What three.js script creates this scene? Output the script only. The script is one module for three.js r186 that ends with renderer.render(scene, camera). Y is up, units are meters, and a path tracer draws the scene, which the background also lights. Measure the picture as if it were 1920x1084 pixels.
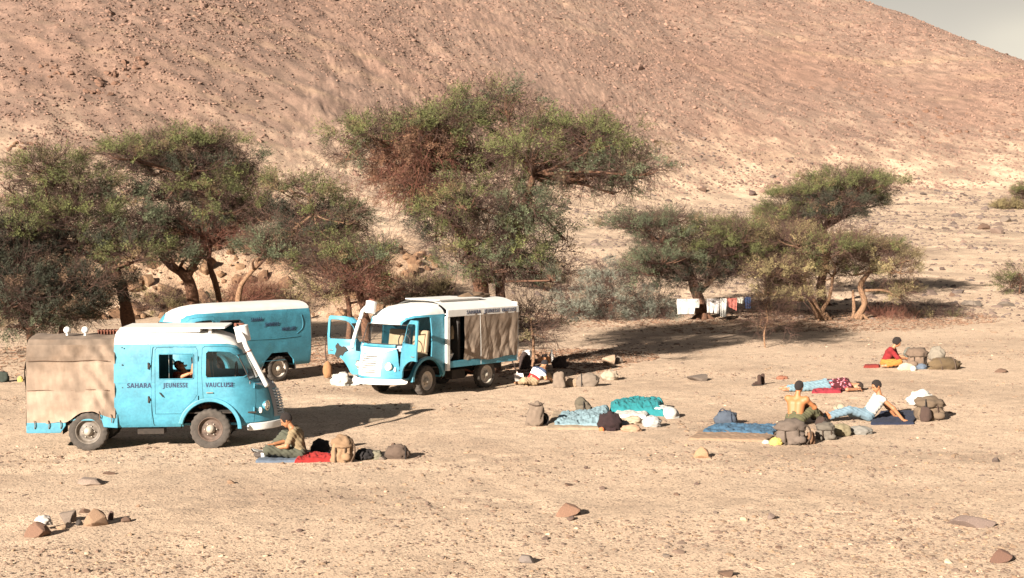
import * as THREE from 'three';
import { ImprovedNoise } from 'three/addons/math/ImprovedNoise.js';
import { mergeGeometries, mergeVertices, toCreasedNormals } from 'three/addons/utils/BufferGeometryUtils.js';
import { RoundedBoxGeometry } from 'three/addons/geometries/RoundedBoxGeometry.js';
import { TextGeometry } from 'three/addons/geometries/TextGeometry.js';
import { FontLoader } from 'three/addons/loaders/FontLoader.js';
import { Brush, Evaluator, SUBTRACTION, INTERSECTION } from 'three-bvh-csg';

// ---------------------------------------------------------------- camera, sky, sun, exposure
const W = 1920, H = 1084, F = 2667, EYE = 4.2;
const scene = new THREE.Scene();
const camera = new THREE.PerspectiveCamera(2 * Math.atan(H / 2 / F) * 180 / Math.PI, W / H, 0.1, 3000);
camera.position.set(0, EYE, 0);
camera.rotation.x = -Math.atan(114 / F);
camera.updateMatrixWorld(true); camera.updateProjectionMatrix();

const renderer = new THREE.WebGLRenderer({ antialias: true });
renderer.toneMapping = THREE.LinearToneMapping;
renderer.toneMappingExposure = 3.7;
renderer.shadowMap.enabled = true;

const perlin = new ImprovedNoise();
const n3 = (x, y, z = 0) => perlin.noise(x + 117.31, y + 57.77, z + 31.13);
function fbm(x, y, o = 4, z = 0) { let a = 0, s = 1, f = 1, t = 0; for (let i = 0; i < o; i++) { a += s * n3(x * f, y * f, z + i * 7.3); t += s; s *= .5; f *= 2.03; } return a / t; }
const clamp = (v, a = 0, b = 1) => Math.min(b, Math.max(a, v));
const mix = (a, b, t) => a + (b - a) * t;
const sst = (a, b, v) => { const t = clamp((v - a) / (b - a)); return t * t * (3 - 2 * t); };
function rng(seed) { let s = seed >>> 0; return () => { s = (s + 0x6D2B79F5) >>> 0; let t = s; t = Math.imul(t ^ (t >>> 15), t | 1); t ^= t + Math.imul(t ^ (t >>> 7), t | 61); return ((t ^ (t >>> 14)) >>> 0) / 4294967296; }; }
const V = (x, y, z) => new THREE.Vector3(x, y, z);

const SUN_EL = 20.5 * Math.PI / 180, SUN_DIR = V(-.54, 0, .842).normalize().multiplyScalar(Math.cos(SUN_EL)).setY(Math.sin(SUN_EL));
{ // hazy desert sky: pale dust at the horizon, deeper above, thin cloud low down
  const w = 1024, h = 512, d = new Float32Array(w * h * 4);
  for (let j = 0; j < h; j++) for (let i = 0; i < w; i++) {
    const el = ((j + .5) / h - .5) * Math.PI, az = ((i + .5) / w - .5) * 2 * Math.PI;
    const x = Math.cos(el) * Math.cos(az), y = Math.sin(el), z = Math.cos(el) * Math.sin(az);
    const k = Math.exp(-Math.max(0, y) * 6.5);
    let c = [mix(.034, .385, k), mix(.035, .355, k), mix(.040, .295, k)];
    const cl = sst(.04, .34, fbm(x * 4.1 + 3.2, z * 4.1 + y * 13, 4, 2.2)) * sst(0.0, .06, y) * sst(.6, .12, y);
    c = c.map((v, q) => mix(v, [.25, .23, .19][q], cl * .55));
    { let hz = 0; for (const [a, e, s, t] of [[-1.225, .118, .020, .8], [-1.19, .10, .03, .6], [.4, .16, .05, .6], [2.1, .13, .04, .7], [-2.6, .2, .06, .5]]) { let da = az - a; hz += t * Math.exp(-((da / s / 1.6) ** 2) - ((el - e) / s) ** 2) * (.75 + 1.2 * fbm(az * 22, el * 30, 3, a)); } c = c.map((v, q) => mix(v, [.245, .225, .185][q], clamp(hz))); }
    if (y < 0) c = [.2, .15, .1];
    const p = (j * w + i) * 4; d[p] = c[0]; d[p + 1] = c[1]; d[p + 2] = c[2]; d[p + 3] = 1;
  }
  const t = new THREE.DataTexture(d, w, h, THREE.RGBAFormat, THREE.FloatType);
  t.mapping = THREE.EquirectangularReflectionMapping; t.minFilter = t.magFilter = THREE.LinearFilter; t.needsUpdate = true;
  scene.background = t; scene.environment = t;
}
const sun = new THREE.DirectionalLight(new THREE.Color().setRGB(1, .895, .77), 5);
sun.position.copy(SUN_DIR).multiplyScalar(150).add(V(0, 0, -50)); sun.target.position.set(0, 0, -50);
sun.castShadow = true; sun.shadow.mapSize.set(4096, 4096); sun.shadow.radius = 1.2;
Object.assign(sun.shadow.camera, { left: -90, right: 90, top: 80, bottom: -60, near: 1, far: 420 });
sun.name = 'sun'; scene.add(sun, sun.target);

// ---------------------------------------------------------------- helpers
const names = {};
function numbered(n) { const k = names[n] = (names[n] ?? -1) + 1; return k ? n + '_' + String(k).padStart(3, '0') : n; }
function tag(o, label, category, group, kind) { if (label) o.userData.label = label; if (category) o.userData.category = category; if (group) o.userData.group = group; if (kind) o.userData.kind = kind; return o; }
function thing(name, label, category, pos = [0, 0, 0], turn = 0, group) {
  const o = new THREE.Group(); o.name = numbered(name); o.position.set(...pos); o.rotation.y = turn; scene.add(o); return tag(o, label, category, group);
}
function part(name, geo, m, parent, label) {
  if (Array.isArray(geo)) geo = join(geo);
  const o = new THREE.Mesh(geo, m); o.name = parent === scene ? numbered(name) : name; o.castShadow = o.receiveShadow = true; parent.add(o); if (label) o.userData.label = label; return o;
}
function join(gs) {
  gs = gs.map((g) => { g = g.index ? g.toNonIndexed() : g; for (const k of Object.keys(g.attributes)) if (k !== 'position' && k !== 'normal') g.deleteAttribute(k); if (!g.attributes.normal) g.computeVertexNormals(); return g; });
  const r = gs.length > 1 ? mergeGeometries(gs) : gs[0]; return boxUV(r);
}
function boxUV(g, s = 1) { // uv in metres from the face's main axis
  if (g.index) g = g.toNonIndexed();
  const p = g.attributes.position, n = g.attributes.normal, uv = new Float32Array(p.count * 2);
  for (let i = 0; i < p.count; i++) {
    const t = i - i % 3; const ax = Math.abs(n.getX(t) + n.getX(t + 1) + n.getX(t + 2)), ay = Math.abs(n.getY(t) + n.getY(t + 1) + n.getY(t + 2)), az = Math.abs(n.getZ(t) + n.getZ(t + 1) + n.getZ(t + 2));
    const [u, v] = az >= ax && az >= ay ? [p.getX(i), p.getY(i)] : ax >= ay ? [p.getZ(i), p.getY(i)] : [p.getX(i), p.getZ(i)];
    uv[2 * i] = u * s; uv[2 * i + 1] = v * s;
  }
  g.setAttribute('uv', new THREE.BufferAttribute(uv, 2)); return g;
}
const at = (g, x = 0, y = 0, z = 0, rx = 0, ry = 0, rz = 0) => { if (rx) g.rotateX(rx); if (rz) g.rotateZ(rz); if (ry) g.rotateY(ry); return g.translate(x, y, z); };
const box = (w, h, d, x = 0, y = 0, z = 0, r = .008) => at(r > 0 ? new RoundedBoxGeometry(w, h, d, 2, Math.min(r, w / 2.1, h / 2.1, d / 2.1)) : new THREE.BoxGeometry(w, h, d), x, y, z);
function tube(pts, r0, r1 = r0, seg = 8, sides = 6, bump = 0, cap = true) { // tapered tube along a curve
  const c = new THREE.CatmullRomCurve3(pts.map((p) => p.isVector3 ? p : V(...p)));
  const fr = c.computeFrenetFrames(seg, false), pos = [], idx = [];
  for (let i = 0; i <= seg; i++) {
    const t = i / seg, q = c.getPoint(t), r = mix(r0, r1, t);
    for (let j = 0; j < sides; j++) { const a = j / sides * 2 * Math.PI, rr = r * (1 + bump * n3(q.x * 3 + j, q.y * 3, q.z * 3 + j * 2)); const v = q.clone().addScaledVector(fr.normals[i], Math.cos(a) * rr).addScaledVector(fr.binormals[i], Math.sin(a) * rr); pos.push(v.x, v.y, v.z); }
  }
  for (let i = 0; i < seg; i++) for (let j = 0; j < sides; j++) { const a = i * sides + j, b = i * sides + (j + 1) % sides; idx.push(a, b, a + sides, b, b + sides, a + sides); }
  if (cap) for (const [o, flip] of [[0, 1], [seg * sides, 0]]) for (let j = 1; j < sides - 1; j++) flip ? idx.push(o, o + j + 1, o + j) : idx.push(o, o + j, o + j + 1);
  const g = new THREE.BufferGeometry(); g.setAttribute('position', new THREE.Float32BufferAttribute(pos, 3)); g.setIndex(idx); g.computeVertexNormals(); return g;
}
function grid(nu, nv, f, closeU = false) { // surface f(u,v) -> [x,y,z] with uv
  const pos = [], uv = [], idx = [];
  for (let j = 0; j <= nv; j++) for (let i = 0; i <= nu; i++) { const p = f(i / nu, j / nv); pos.push(p[0], p[1], p[2]); uv.push(i / nu, j / nv); }
  for (let j = 0; j < nv; j++) for (let i = 0; i < nu; i++) { const a = j * (nu + 1) + i, b = a + 1, c = a + nu + 1, d = c + 1; idx.push(a, b, c, b, d, c); }
  const g = new THREE.BufferGeometry(); g.setAttribute('position', new THREE.Float32BufferAttribute(pos, 3)); g.setAttribute('uv', new THREE.Float32BufferAttribute(uv, 2)); g.setIndex(idx); g.computeVertexNormals(); return g;
}
function extrude(pts, depth, bevel = 0, holes = [], curve = 8) { // prism of a 2-D outline, centred in z
  const mk = (q, C) => { const s = new C(); q.forEach((p, i) => i ? s.lineTo(p[0], p[1]) : s.moveTo(p[0], p[1])); s.closePath(); return s; };
  const s = mk(pts, THREE.Shape); holes.forEach((h) => s.holes.push(mk(h, THREE.Path)));
  const g = new THREE.ExtrudeGeometry(s, { depth: depth - 2 * bevel, bevelEnabled: bevel > 0, bevelSize: bevel, bevelThickness: bevel, bevelSegments: 2, curveSegments: curve, bevelOffset: -bevel });
  return g.translate(0, 0, -depth / 2 + bevel);
}
function rough(seed, r, ax, ay, az, flat = -.6, det = 3, amp = .22, fr = 1.6, fold = 0) { // a lump: displaced ball with a flattened underside
  const g = mergeVertices(new THREE.IcosahedronGeometry(1, det).deleteAttribute('normal').deleteAttribute('uv'), 1e-4), p = g.attributes.position;
  for (let i = 0; i < p.count; i++) {
    let x = p.getX(i), y = p.getY(i), z = p.getZ(i); const k = 1 + amp * fbm(x * fr + seed * 3.7, y * fr - seed, 3, z * fr + seed * 1.3) * 2;
    const fo = fold ? -.07 * Math.max(0, .22 - Math.abs(fbm(x * 5 + seed, y * 4, 2, z * 5 + seed))) * 4 * Math.min(1, fold * 4) + fold * (.5 - Math.abs(fbm(x * 2.3 + seed * 2.1, y * 2.3 + seed, 3, z * 2.3)) * 2.2) : 0; x *= k + fo; y *= k + fo; z *= k + fo; if (y < flat) y = flat + (y - flat) * .08;
    p.setXYZ(i, x * ax * r, (y - flat) * ay * r, z * az * r);
  }
  g.computeVertexNormals(); return g;
}
function rockGeo(seed, det = 2) { // faceted stone: ball cut by random planes
  const R = rng(seed * 91 + 5), g = mergeVertices(new THREE.IcosahedronGeometry(1, det).deleteAttribute('normal').deleteAttribute('uv'), 1e-4), p = g.attributes.position, v = V(0, 0, 0);
  const pl = []; for (let i = 0; i < 15; i++) pl.push([V(R() - .5, R() - .5, R() - .5).normalize(), .42 + R() * .36]);
  for (let i = 0; i < p.count; i++) {
    v.fromBufferAttribute(p, i); v.multiplyScalar(1 + .1 * n3(v.x * 2 + seed, v.y * 2, v.z * 2));
    for (const [n, d] of pl) { const e = v.dot(n) - d; if (e > 0) v.addScaledVector(n, -e * .93); }
    p.setXYZ(i, v.x, v.y, v.z);
  }
  const t = toCreasedNormals(g, .3); return boxUV(t);
}
// textures -------------------------------------------------------
function tex(n, f, rep = 1, srgb = true) {
  const d = new Uint8Array(n * n * 4);
  for (let j = 0; j < n; j++) for (let i = 0; i < n; i++) { const c = f(i / n, j / n, i, j), p = (j * n + i) * 4; for (let k = 0; k < 3; k++) d[p + k] = clamp((c.length ? c[k] : c) * 255, 0, 255); d[p + 3] = c.length === 4 ? c[3] * 255 : 255; }
  const t = new THREE.DataTexture(d, n, n, THREE.RGBAFormat); t.wrapS = t.wrapT = THREE.RepeatWrapping; t.magFilter = THREE.LinearFilter; t.minFilter = THREE.LinearMipmapLinearFilter; t.generateMipmaps = true; t.repeat.set(rep, rep); t.anisotropy = 8;
  if (srgb) t.colorSpace = THREE.SRGBColorSpace; t.needsUpdate = true; return t;
}
const pn = (u, v, f, o = 4, z = 0) => { // tileable fbm
  let a = 0, s = 1, t = 0; for (let i = 0; i < o; i++) { const q = f * 2 ** i; const X = u * q, Y = v * q; const w = (x, y) => perlin.noise(x + .37, y + .71, z + i * 5.1); const fu = u, fv = v; a += s * (mix(mix(w(X, Y), w(X - q, Y), fu), mix(w(X, Y - q), w(X - q, Y - q), fu), fv)) * 1.5; t += s; s *= .55; } return a / t;
};
const RGB = (c) => new THREE.Color().setRGB(...c);
function mat(c, r = .85, o = {}) { return new THREE.MeshStandardMaterial({ color: RGB(c), roughness: r, metalness: 0, ...o }); }

// the land: one height for every x, z
const softp = (v, k) => v > 20 * k ? v : k * Math.log1p(Math.exp(v / k));
function smin(a, b, k) { const h = clamp(.5 + .5 * (b - a) / k); return mix(b, a, h) - k * h * (1 - h); }
function landParts(x, z) {
  const d = -z, m = 1 - sst(-7, 3, x), mw = 1 - sst(-70, 60, x);
  const wob = 3 * fbm(x * .05, d * .05, 2);
  let y = .09 * fbm(x * .11, d * .11, 3) + .03 * fbm(x * .6, d * .6, 3) * (d < 90 ? 1 : 1);
  if (d > 12 && d < 44) { const cx = -2.6 + 3.6 * clamp((34 - d) / 16, -.2, 1.6) ** 2 * (d < 34 ? 1 : -1), w = Math.abs(Math.abs(x - cx) - .72); if (w < .6) y -= .012 * Math.exp(-((w / .17) ** 2)) * sst(36, 33, d) - .005 * Math.exp(-(((w - .3) / .12) ** 2)) * sst(36, 33, d); const d2 = 25.3 + .05 * (x + 8) + .012 * (x + 8) ** 2, w2 = Math.abs(Math.abs(d - d2) - .72); if (x < -7 && w2 < .6) y -= .035 * Math.exp(-((w2 / .18) ** 2)); y += .03 * fbm(x * 1.6, d * 1.6, 2, 19); }
  y += softp(d - 60, 6) * .0655 * (1 - .35 * m);
  y += m * (2.7 * sst(62, 68, d + wob) + .5 * fbm(x * .35, d * .35, 3) * sst(60, 66, d));
  y += sst(62, 80, d) * (.34 * fbm(x * .07, d * .16, 3, 14) + .16 * fbm(x * .3, d * .5, 2, 15));
  const b = mix(178, 100, mw) + 8 * fbm(x * .02, 3, 2);
  const s = softp(d - b, 4);
  const plain = y;
  let crest = Math.max(15, 42.9 - (x > 65 ? .62 : .85) * (x - 65) - (x > 65 ? .004 * (x - 65) * (x - 65) : 0) + 2.2 * fbm(x * .06, 9, 3));
  let hill = s * .42;
  const k = sst(0, 25, s);
  const rg = 1 - Math.abs(fbm(x * .03 + d * .012, d * .02 - x * .008, 3, 4.4)) * 3;
  hill += k * (2.2 * fbm(x * .02, d * .02, 2, 8) + .45 * clamp(rg, -1, 1) + .65 * fbm(x * .10, d * .11, 3, 5) + .42 * fbm(x * .33, d * .36, 3, 6));
  hill = smin(hill, crest - 8, 9);
  return { y: plain + hill, s, m, d };
}
const landY = (x, z) => landParts(x, z).y;
const ndc = new THREE.Vector3();
function P(px, py) { // where the sight line through a point of the photograph meets the land
  ndc.set(px / W * 2 - 1, 1 - py / H * 2, .5).unproject(camera).sub(camera.position).normalize();
  let t0 = 8, t = 8; for (; t < 600; t += .25 + t * .004) { const y = EYE + ndc.y * t; if (y < landY(ndc.x * t, ndc.z * t)) break; t0 = t; }
  for (let i = 0; i < 22; i++) { const m = (t0 + t) / 2; EYE + ndc.y * m < landY(ndc.x * m, ndc.z * m) ? t = m : t0 = m; }
  return V(ndc.x * t, landY(ndc.x * t, ndc.z * t), ndc.z * t);
}
const At = (px, py, d) => V((px - 960) / F * d, EYE + (428 - py) / F * d, -d); // a point at a known distance
// ---------------------------------------------------------------- the land
{
  const steps = (from, to, f) => { const a = [from]; while (a[a.length - 1] < to) a.push(a[a.length - 1] + f(a[a.length - 1])); return a; };
  const half = steps(0, 620, (v) => v < 22 ? .25 : v < 130 ? .8 : 2 + (v - 130) * .12);
  const xs = [...half.slice(1).map((v) => -v).reverse(), ...half];
  const ds = steps(-130, 760, (v) => v < 8 ? 5 : v < 15 ? .8 : v < 76 ? .3 : v < 300 ? .7 : 3 + (v - 300) * .06);
  const nx = xs.length, nd = ds.length, pos = new Float32Array(nx * nd * 3), col = new Float32Array(nx * nd * 3), uv = new Float32Array(nx * nd * 2), idx = new Uint32Array((nx - 1) * (nd - 1) * 6);
  const sand = [.63, .475, .343], buff = [.575, .44, .32], rock = [.24, .155, .118], rockB = [.285, .195, .148], rockC = [.20, .128, .10], orange = [.25, .148, .085];
  const lerp3 = (a, b, t) => a.map((v, i) => mix(v, b[i], t));
  let q = 0; const JR = rng(61);
  for (let j = 0; j < nd; j++) for (let i = 0; i < nx; i++, q++) {
    const x = xs[i], d = ds[j], L = landParts(x, -d);
    pos[3 * q] = x; pos[3 * q + 1] = L.y; pos[3 * q + 2] = -d; uv[2 * q] = x; uv[2 * q + 1] = d;
    const a = fbm(x * .05, d * .05, 4, 1), b = fbm(x * .22, d * .25, 4, 2), e = fbm(x * .9, d * .8, 3, 3), st = fbm(x * .02 + d * .035, d * .26 - x * .05, 4, 6);
    let c = lerp3(sand, buff, clamp(.5 + 1.6 * b));
    c = lerp3(c, [.40, .27, .165], clamp(.12 + .9 * b + .5 * e) * .55);
    c = lerp3(c, [.37, .285, .21], sst(66, 110, d) * clamp(.42 + 1.6 * b + 1.6 * e) * .85);
    const k = sst(-2, 26, L.s + 16 * b + 5 * e);
    let h = lerp3(rock, rockB, clamp(.5 + 2.2 * a + .8 * e)); h = lerp3(h, rockC, clamp(.05 + 1.6 * b + 2.2 * e) * .8);
    h = lerp3(h, [.29, .165, .115], clamp(fbm(x * .035 + 9, d * .04, 3, 9) * 2.2) * .55);
    h = lerp3(h, [.50, .36, .22], clamp(st * 3.0 - .5) * .45);
    c = lerp3(c, h, k);
    const bank = L.m * sst(60, 64, d) * (1 - sst(74, 96, d)); c = lerp3(c, orange, bank * clamp(.65 + .9 * b) * .8);
    const far = sst(60, 74, d) * (1 - sst(300, 340, d)), j1 = JR() - .5, j2 = JR() - .5; pos[3 * q + 1] += far * j1 * (.06 + .07 * k + .22 * bank); const jk = 1 + far * j2 * (.26 + .34 * k + .3 * bank);
    c = c.map((v) => v * jk);
    col.set(c, 3 * q);
  }
  q = 0;
  for (let j = 0; j < nd - 1; j++) for (let i = 0; i < nx - 1; i++) { const a = j * nx + i, b = a + 1, c = a + nx, e = c + 1; idx.set([a, b, c, b, e, c], q); q += 6; }
  const g = new THREE.BufferGeometry(); g.setAttribute('position', new THREE.BufferAttribute(pos, 3)); g.setAttribute('color', new THREE.BufferAttribute(col, 3)); g.setAttribute('uv', new THREE.BufferAttribute(uv, 2)); g.setIndex(new THREE.BufferAttribute(idx, 1)); g.computeVertexNormals();
  const R = rng(4), N = 1024, cell = new Float32Array(N * N);
  for (let k = 0; k < 16000; k++) { // grit: little dark and pale grains
    const cx = R() * N, cy = R() * N, r = 1 + R() * R() * 5.5, v = R() < .68 ? -(.15 + R() * .5) : .1 + R() * .25;
    for (let y = -7; y <= 7; y++) for (let x = -7; x <= 7; x++) if (x * x + y * y * 1.6 < r * r) cell[((cy + y + N) % N | 0) * N + ((cx + x + N) % N | 0)] = v;
  }
  const grit = tex(N, (u, v, i, j) => { const f = .86 + .16 * pn(u, v, 9, 5) + .06 * (R() - .5), k = clamp(f + cell[j * N + i] * .62, .2, 1); return [k, k * (.985), k * .97]; }, 1 / 4.3);
  const bump = tex(N, (u, v, i, j) => .5 + .22 * pn(u, v, 14, 5, 3) + .5 * Math.abs(cell[j * N + i]) + .05 * (R() - .5), 1 / 4.3, false);
  const m = new THREE.MeshStandardMaterial({ vertexColors: true, map: grit, bumpMap: bump, bumpScale: .05, roughness: 1 });
  const o = part('desert_ground', g, m, scene); tag(o, 'pale sandy desert floor rising behind the camp into a stony brown hillside', 'ground', null, 'structure');
}
// stones: the many small ones are one mass each
const stoneGeos = [rockGeo(1, 1), rockGeo(2, 1), rockGeo(3, 1)], bigGeos = [rockGeo(11, 3), rockGeo(12, 3), rockGeo(13, 3), rockGeo(14, 3), rockGeo(15, 3)];
{
  const R = rng(77), grp = (name, label, n, pick, m) => {
    const o = new THREE.Group(); o.name = name; tag(o, label, 'stones', null, 'stuff'); scene.add(o);
    const per = [[], [], []];
    for (let i = 0; i < n; i++) { const p = pick(i); if (p) per[i % 3].push(p); }
    per.forEach((list, k) => {
      const im = new THREE.InstancedMesh(stoneGeos[k], m, list.length), mt = new THREE.Matrix4(), qt = new THREE.Quaternion(), eu = new THREE.Euler(), c = new THREE.Color();
      list.forEach(([x, y, z, s, flat, col], i) => { eu.set(R() * .5, R() * 7, R() * .5); mt.compose(V(x, y, z), qt.setFromEuler(eu), V(s * (.8 + R() * .6), s * flat, s * (.8 + R() * .5))); im.setMatrixAt(i, mt); im.setColorAt(i, c.setRGB(...col)); });
      im.name = 'stones'; im.castShadow = im.receiveShadow = true; o.add(im);
    });
  };
  const m = mat([1, 1, 1], .95);
  const tone = (a, b, t, v) => a.map((q, i) => mix(q, b[i], t) * v);
  grp('pebbles', 'small scattered pebbles and grit all over the sandy camp ground', 110000, () => {
    const d = 13 + 50 * R() ** 1.5, x = (R() * 2 - 1) * d * .41; const f = fbm(x * .16 + d * .05, d * .34, 3, 12) + .28 * sst(2, 9, x * 24 / d) * sst(34, 22, d) + .16 * sst(24, 15, d) - .1 * sst(-2, -9, x) * sst(30, 22, d);
    if (R() > .12 + 1.5 * f) return null;
    let s = .012 + .035 * R() ** 4 + (R() < .009 + .012 * sst(0, 8, x * 24 / d) ? .045 * R() : 0); s *= .8 + d / 60;
    const g = R(), col = g < .62 ? tone([.14, .088, .06], [.10, .072, .056], R(), 1) : g < .975 ? tone([.26, .17, .105], [.18, .12, .08], R(), .6 + .5 * R()) : tone([.38, .28, .19], [.33, .25, .18], R(), 1);
    return [x, landY(x, -d) - s * .1, -d, s, .45 + R() * .4, col];
  }, m);
  grp('plain_stones', 'dark stones strewn over the rising plain beyond the trees', 48000, () => {
    const d = 60 + 125 * R() ** .8, x = (R() * 2 - 1) * d * .42; const L = landParts(x, -d);
    if (L.m > .5 || fbm(x * .06, d * .07, 3, 21) + .30 < R() * .7) return null;
    let s = (.05 + .15 * R() ** 3 + (R() < .025 ? .3 * R() : 0)) * (.8 + d / 200); const col = tone([.12, .08, .06], [.08, .06, .052], R(), .6 + .8 * R());
    return [x, L.y - s * .1, -d, s, .5 + R() * .4, col];
  }, m);
  grp('hill_stones', 'countless brown stones covering the stony hillside', 320000, () => {
    const a = (R() * 2 - 1) * .37, d = 95 + 235 * R(), x = d * a; const L = landParts(x, -d); if (L.s < 3) return null;
    const cl = fbm(x * .045, d * .05, 4, 31); if (cl + .45 < R() * .75) return null;
    let s = .07 + .17 * R() ** 3 + (R() < .008 ? .35 * R() : 0) + (cl > .2 && R() < .03 ? .4 * R() : 0); s *= .5 + d / 260;
    const col = tone([.17, .102, .074], [.11, .066, .05], R(), .6 + .8 * R());
    return [x, L.y - s * .12, -d, s, .5 + R() * .45, col];
  }, m);
}
{ // dry litter under the trees
  const R = rng(5), o = new THREE.Group(); o.name = 'twig_litter'; tag(o, 'dry brown twigs and leaf litter scattered in the shade under the trees', 'litter', null, 'stuff'); scene.add(o);
  const gs = new THREE.CylinderGeometry(.006, .01, 1, 4).rotateZ(Math.PI / 2), n = 15000, im = new THREE.InstancedMesh(gs, mat([1, 1, 1], .95), n), mt = new THREE.Matrix4(), q = new THREE.Quaternion(), e = new THREE.Euler(), c = new THREE.Color();
  const spots = [[-.2, -44, 3.6], [-12, -49, 5], [-10.5, -50, 5], [-4.6, -45.5, 2.6], [8.2, -61, 6], [13.2, -60, 4.5], [14.8, -60.5, 4], [4.6, -62, 4], [-15, -45, 5], [2, -46, 2.5], [18, -62, 3]];
  for (let i = 0; i < n; i++) { const s = spots[i % spots.length], a = R() * 6.28, r = s[2] * Math.sqrt(R()) * 1.1, x = s[0] + Math.cos(a) * r, z = s[1] + Math.sin(a) * r, l = .05 + .3 * R() ** 3; e.set((R() - .5) * .4, R() * 6.3, (R() - .5) * .5); mt.compose(V(x, landY(x, z) + .008, z), q.setFromEuler(e), V(l, .8 + R(), .8 + R() * 1.6)); im.setMatrixAt(i, mt); const k = .5 + R(); im.setColorAt(i, c.setRGB(.16 * k, .09 * k, .055 * k)); }
  im.name = 'twigs'; im.castShadow = im.receiveShadow = true; o.add(im);
}
// broken outcrops on the hill and the orange rock bank behind the trees, built of blocks
{
  const R = rng(19), tx = tex(256, (u, v) => { const k = .8 + .28 * pn(u, v, 6, 5); return [k, k * .97, k * .94]; }, .5);
  const m = mat([.2, .115, .08], .95, { map: tx }), m2 = mat([.20, .118, .068], .95, { map: tx }), m3 = mat([.27, .17, .10], .95, { map: tx });
  function outcrop(name, label, cat, spots, ms, kind) {
    const o = thing(name, label, cat); tag(o, null, null, null, kind);
    for (const [p, s, fl] of spots) { const b = part('rock', bigGeos[R() * 5 | 0], ms[R() * ms.length | 0], o); b.position.copy(p); b.rotation.set(R() * .6, R() * 6, R() * .6); b.scale.set(s * (.8 + R() * .6), s * fl, s * (.7 + R() * .5)); }
  }
  const along = (pts, n, sp, s0, s1) => { const r = []; for (let i = 0; i < n; i++) { const t = R() * (pts.length - 1), k = t | 0, f = t - k; const px = mix(pts[k][0], pts[k + 1][0], f) + (R() - .5) * sp * 1.6, py = mix(pts[k][1], pts[k + 1][1], f) + (R() - .5) * sp; const p = P(px, py), s = (s0 + (s1 - s0) * R() ** 2); p.y -= s * .15; r.push([p, s, .6 + R() * .4]); } return r; };
  outcrop('rock_outcrop', 'jagged brown outcrop running diagonally up the left hillside', 'outcrop', along([[178, 178], [225, 145], [262, 112]], 70, 26, .12, .6), [m]);
  outcrop('rock_outcrop', 'low broken ledge near the far left edge of the hillside', 'outcrop', along([[20, 128], [80, 138], [130, 130]], 30, 26, .1, .45), [m]);
  outcrop('rock_outcrop', 'pinkish ledge low on the hill just above the leftmost trees', 'outcrop', along([[20, 275], [75, 268]], 18, 14, .12, .4), [m2, m]);
  outcrop('rock_outcrop', 'reddish broken rocks on the hill above the small right-hand tree', 'outcrop', along([[1700, 240], [1790, 225], [1880, 255]], 60, 70, .15, .7), [m]);
  outcrop('rock_outcrop', 'scattered dark ledge on the middle of the right hillside', 'outcrop', along([[1500, 150], [1640, 165], [1690, 180]], 44, 30, .15, .6), [m]);
  const bank = []; for (let i = 0; i < 520; i++) { const x = mix(-24, -3.5, R()), d = 61.5 + R() * 8.5 + fbm(x * .1, 4, 2) * 3, s = .07 + .42 * R() ** 3; bank.push([V(x, landY(x, -d) - s * .1 + R() * .25, -d), s, .8 + R() * .5]); }
  outcrop('rock_bank', 'crumbling orange rock bank behind the trunks of the left trees', 'rocks', bank, [m2, m2, m3], 'structure');
}
// ---------------------------------------------------------------- acacias and scrub
const barkTex = tex(128, (u, v) => { const k = .75 + .4 * pn(u, v, 8, 4); return [k, k * .95, k * .9]; }, 2);
const M_bark = mat([.17, .09, .055], .95, { map: barkTex }), M_barkPale = mat([.3, .19, .12], .95, { map: barkTex });
const leafMat = new THREE.MeshStandardMaterial({ color: 0xffffff, roughness: .9, side: THREE.DoubleSide }), twigMat = new THREE.MeshStandardMaterial({ color: 0xffffff, roughness: .95, side: THREE.DoubleSide });
function sprayGeo(seed, n, len, ls) { // a feathery shoot: a stalk with small leaflets along it
  const R = rng(seed), pos = [], nor = [];
  const tri = (a, b, c) => { const nn = V(0, 0, 0).crossVectors(b.clone().sub(a), c.clone().sub(a)).normalize(); for (const p of [a, b, c]) { pos.push(p.x, p.y, p.z); nor.push(nn.x, nn.y, nn.z); } };
  const st = [V(0, 0, 0)]; for (let i = 1; i <= 3; i++) st.push(V((R() - .5) * .14 * i * len, i / 3 * len, (R() - .5) * .14 * i * len));
  const c = new THREE.CatmullRomCurve3(st);
  for (let i = 0; i < 3; i++) { const a = st[i], b = st[i + 1]; tri(a.clone().add(V(.005, 0, 0)), a.clone().add(V(-.005, 0, .003)), b); }
  for (let i = 0; i < n; i++) {
    const t = .12 + .88 * i / n, p = c.getPoint(t), a = R() * 6.28, r = ls * (.5 + R() * .9), out = V(Math.cos(a), .55 + R() * .6, Math.sin(a)).normalize(), sd = V(-Math.sin(a), (R() - .5) * .8, Math.cos(a)).multiplyScalar(r * .3);
    const q = p.clone().addScaledVector(out, .02 + R() * .05), e = q.clone().addScaledVector(out, r);
    tri(q.clone().addScaledVector(out, r * .4).add(sd), q.clone().addScaledVector(out, r * .4).sub(sd), e); tri(q.clone().addScaledVector(out, r * .4).sub(sd), q.clone().addScaledVector(out, r * .4).add(sd), q);
  }
  const g = new THREE.BufferGeometry(); g.setAttribute('position', new THREE.Float32BufferAttribute(pos, 3)); g.setAttribute('normal', new THREE.Float32BufferAttribute(nor, 3)); return g;
}
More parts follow.
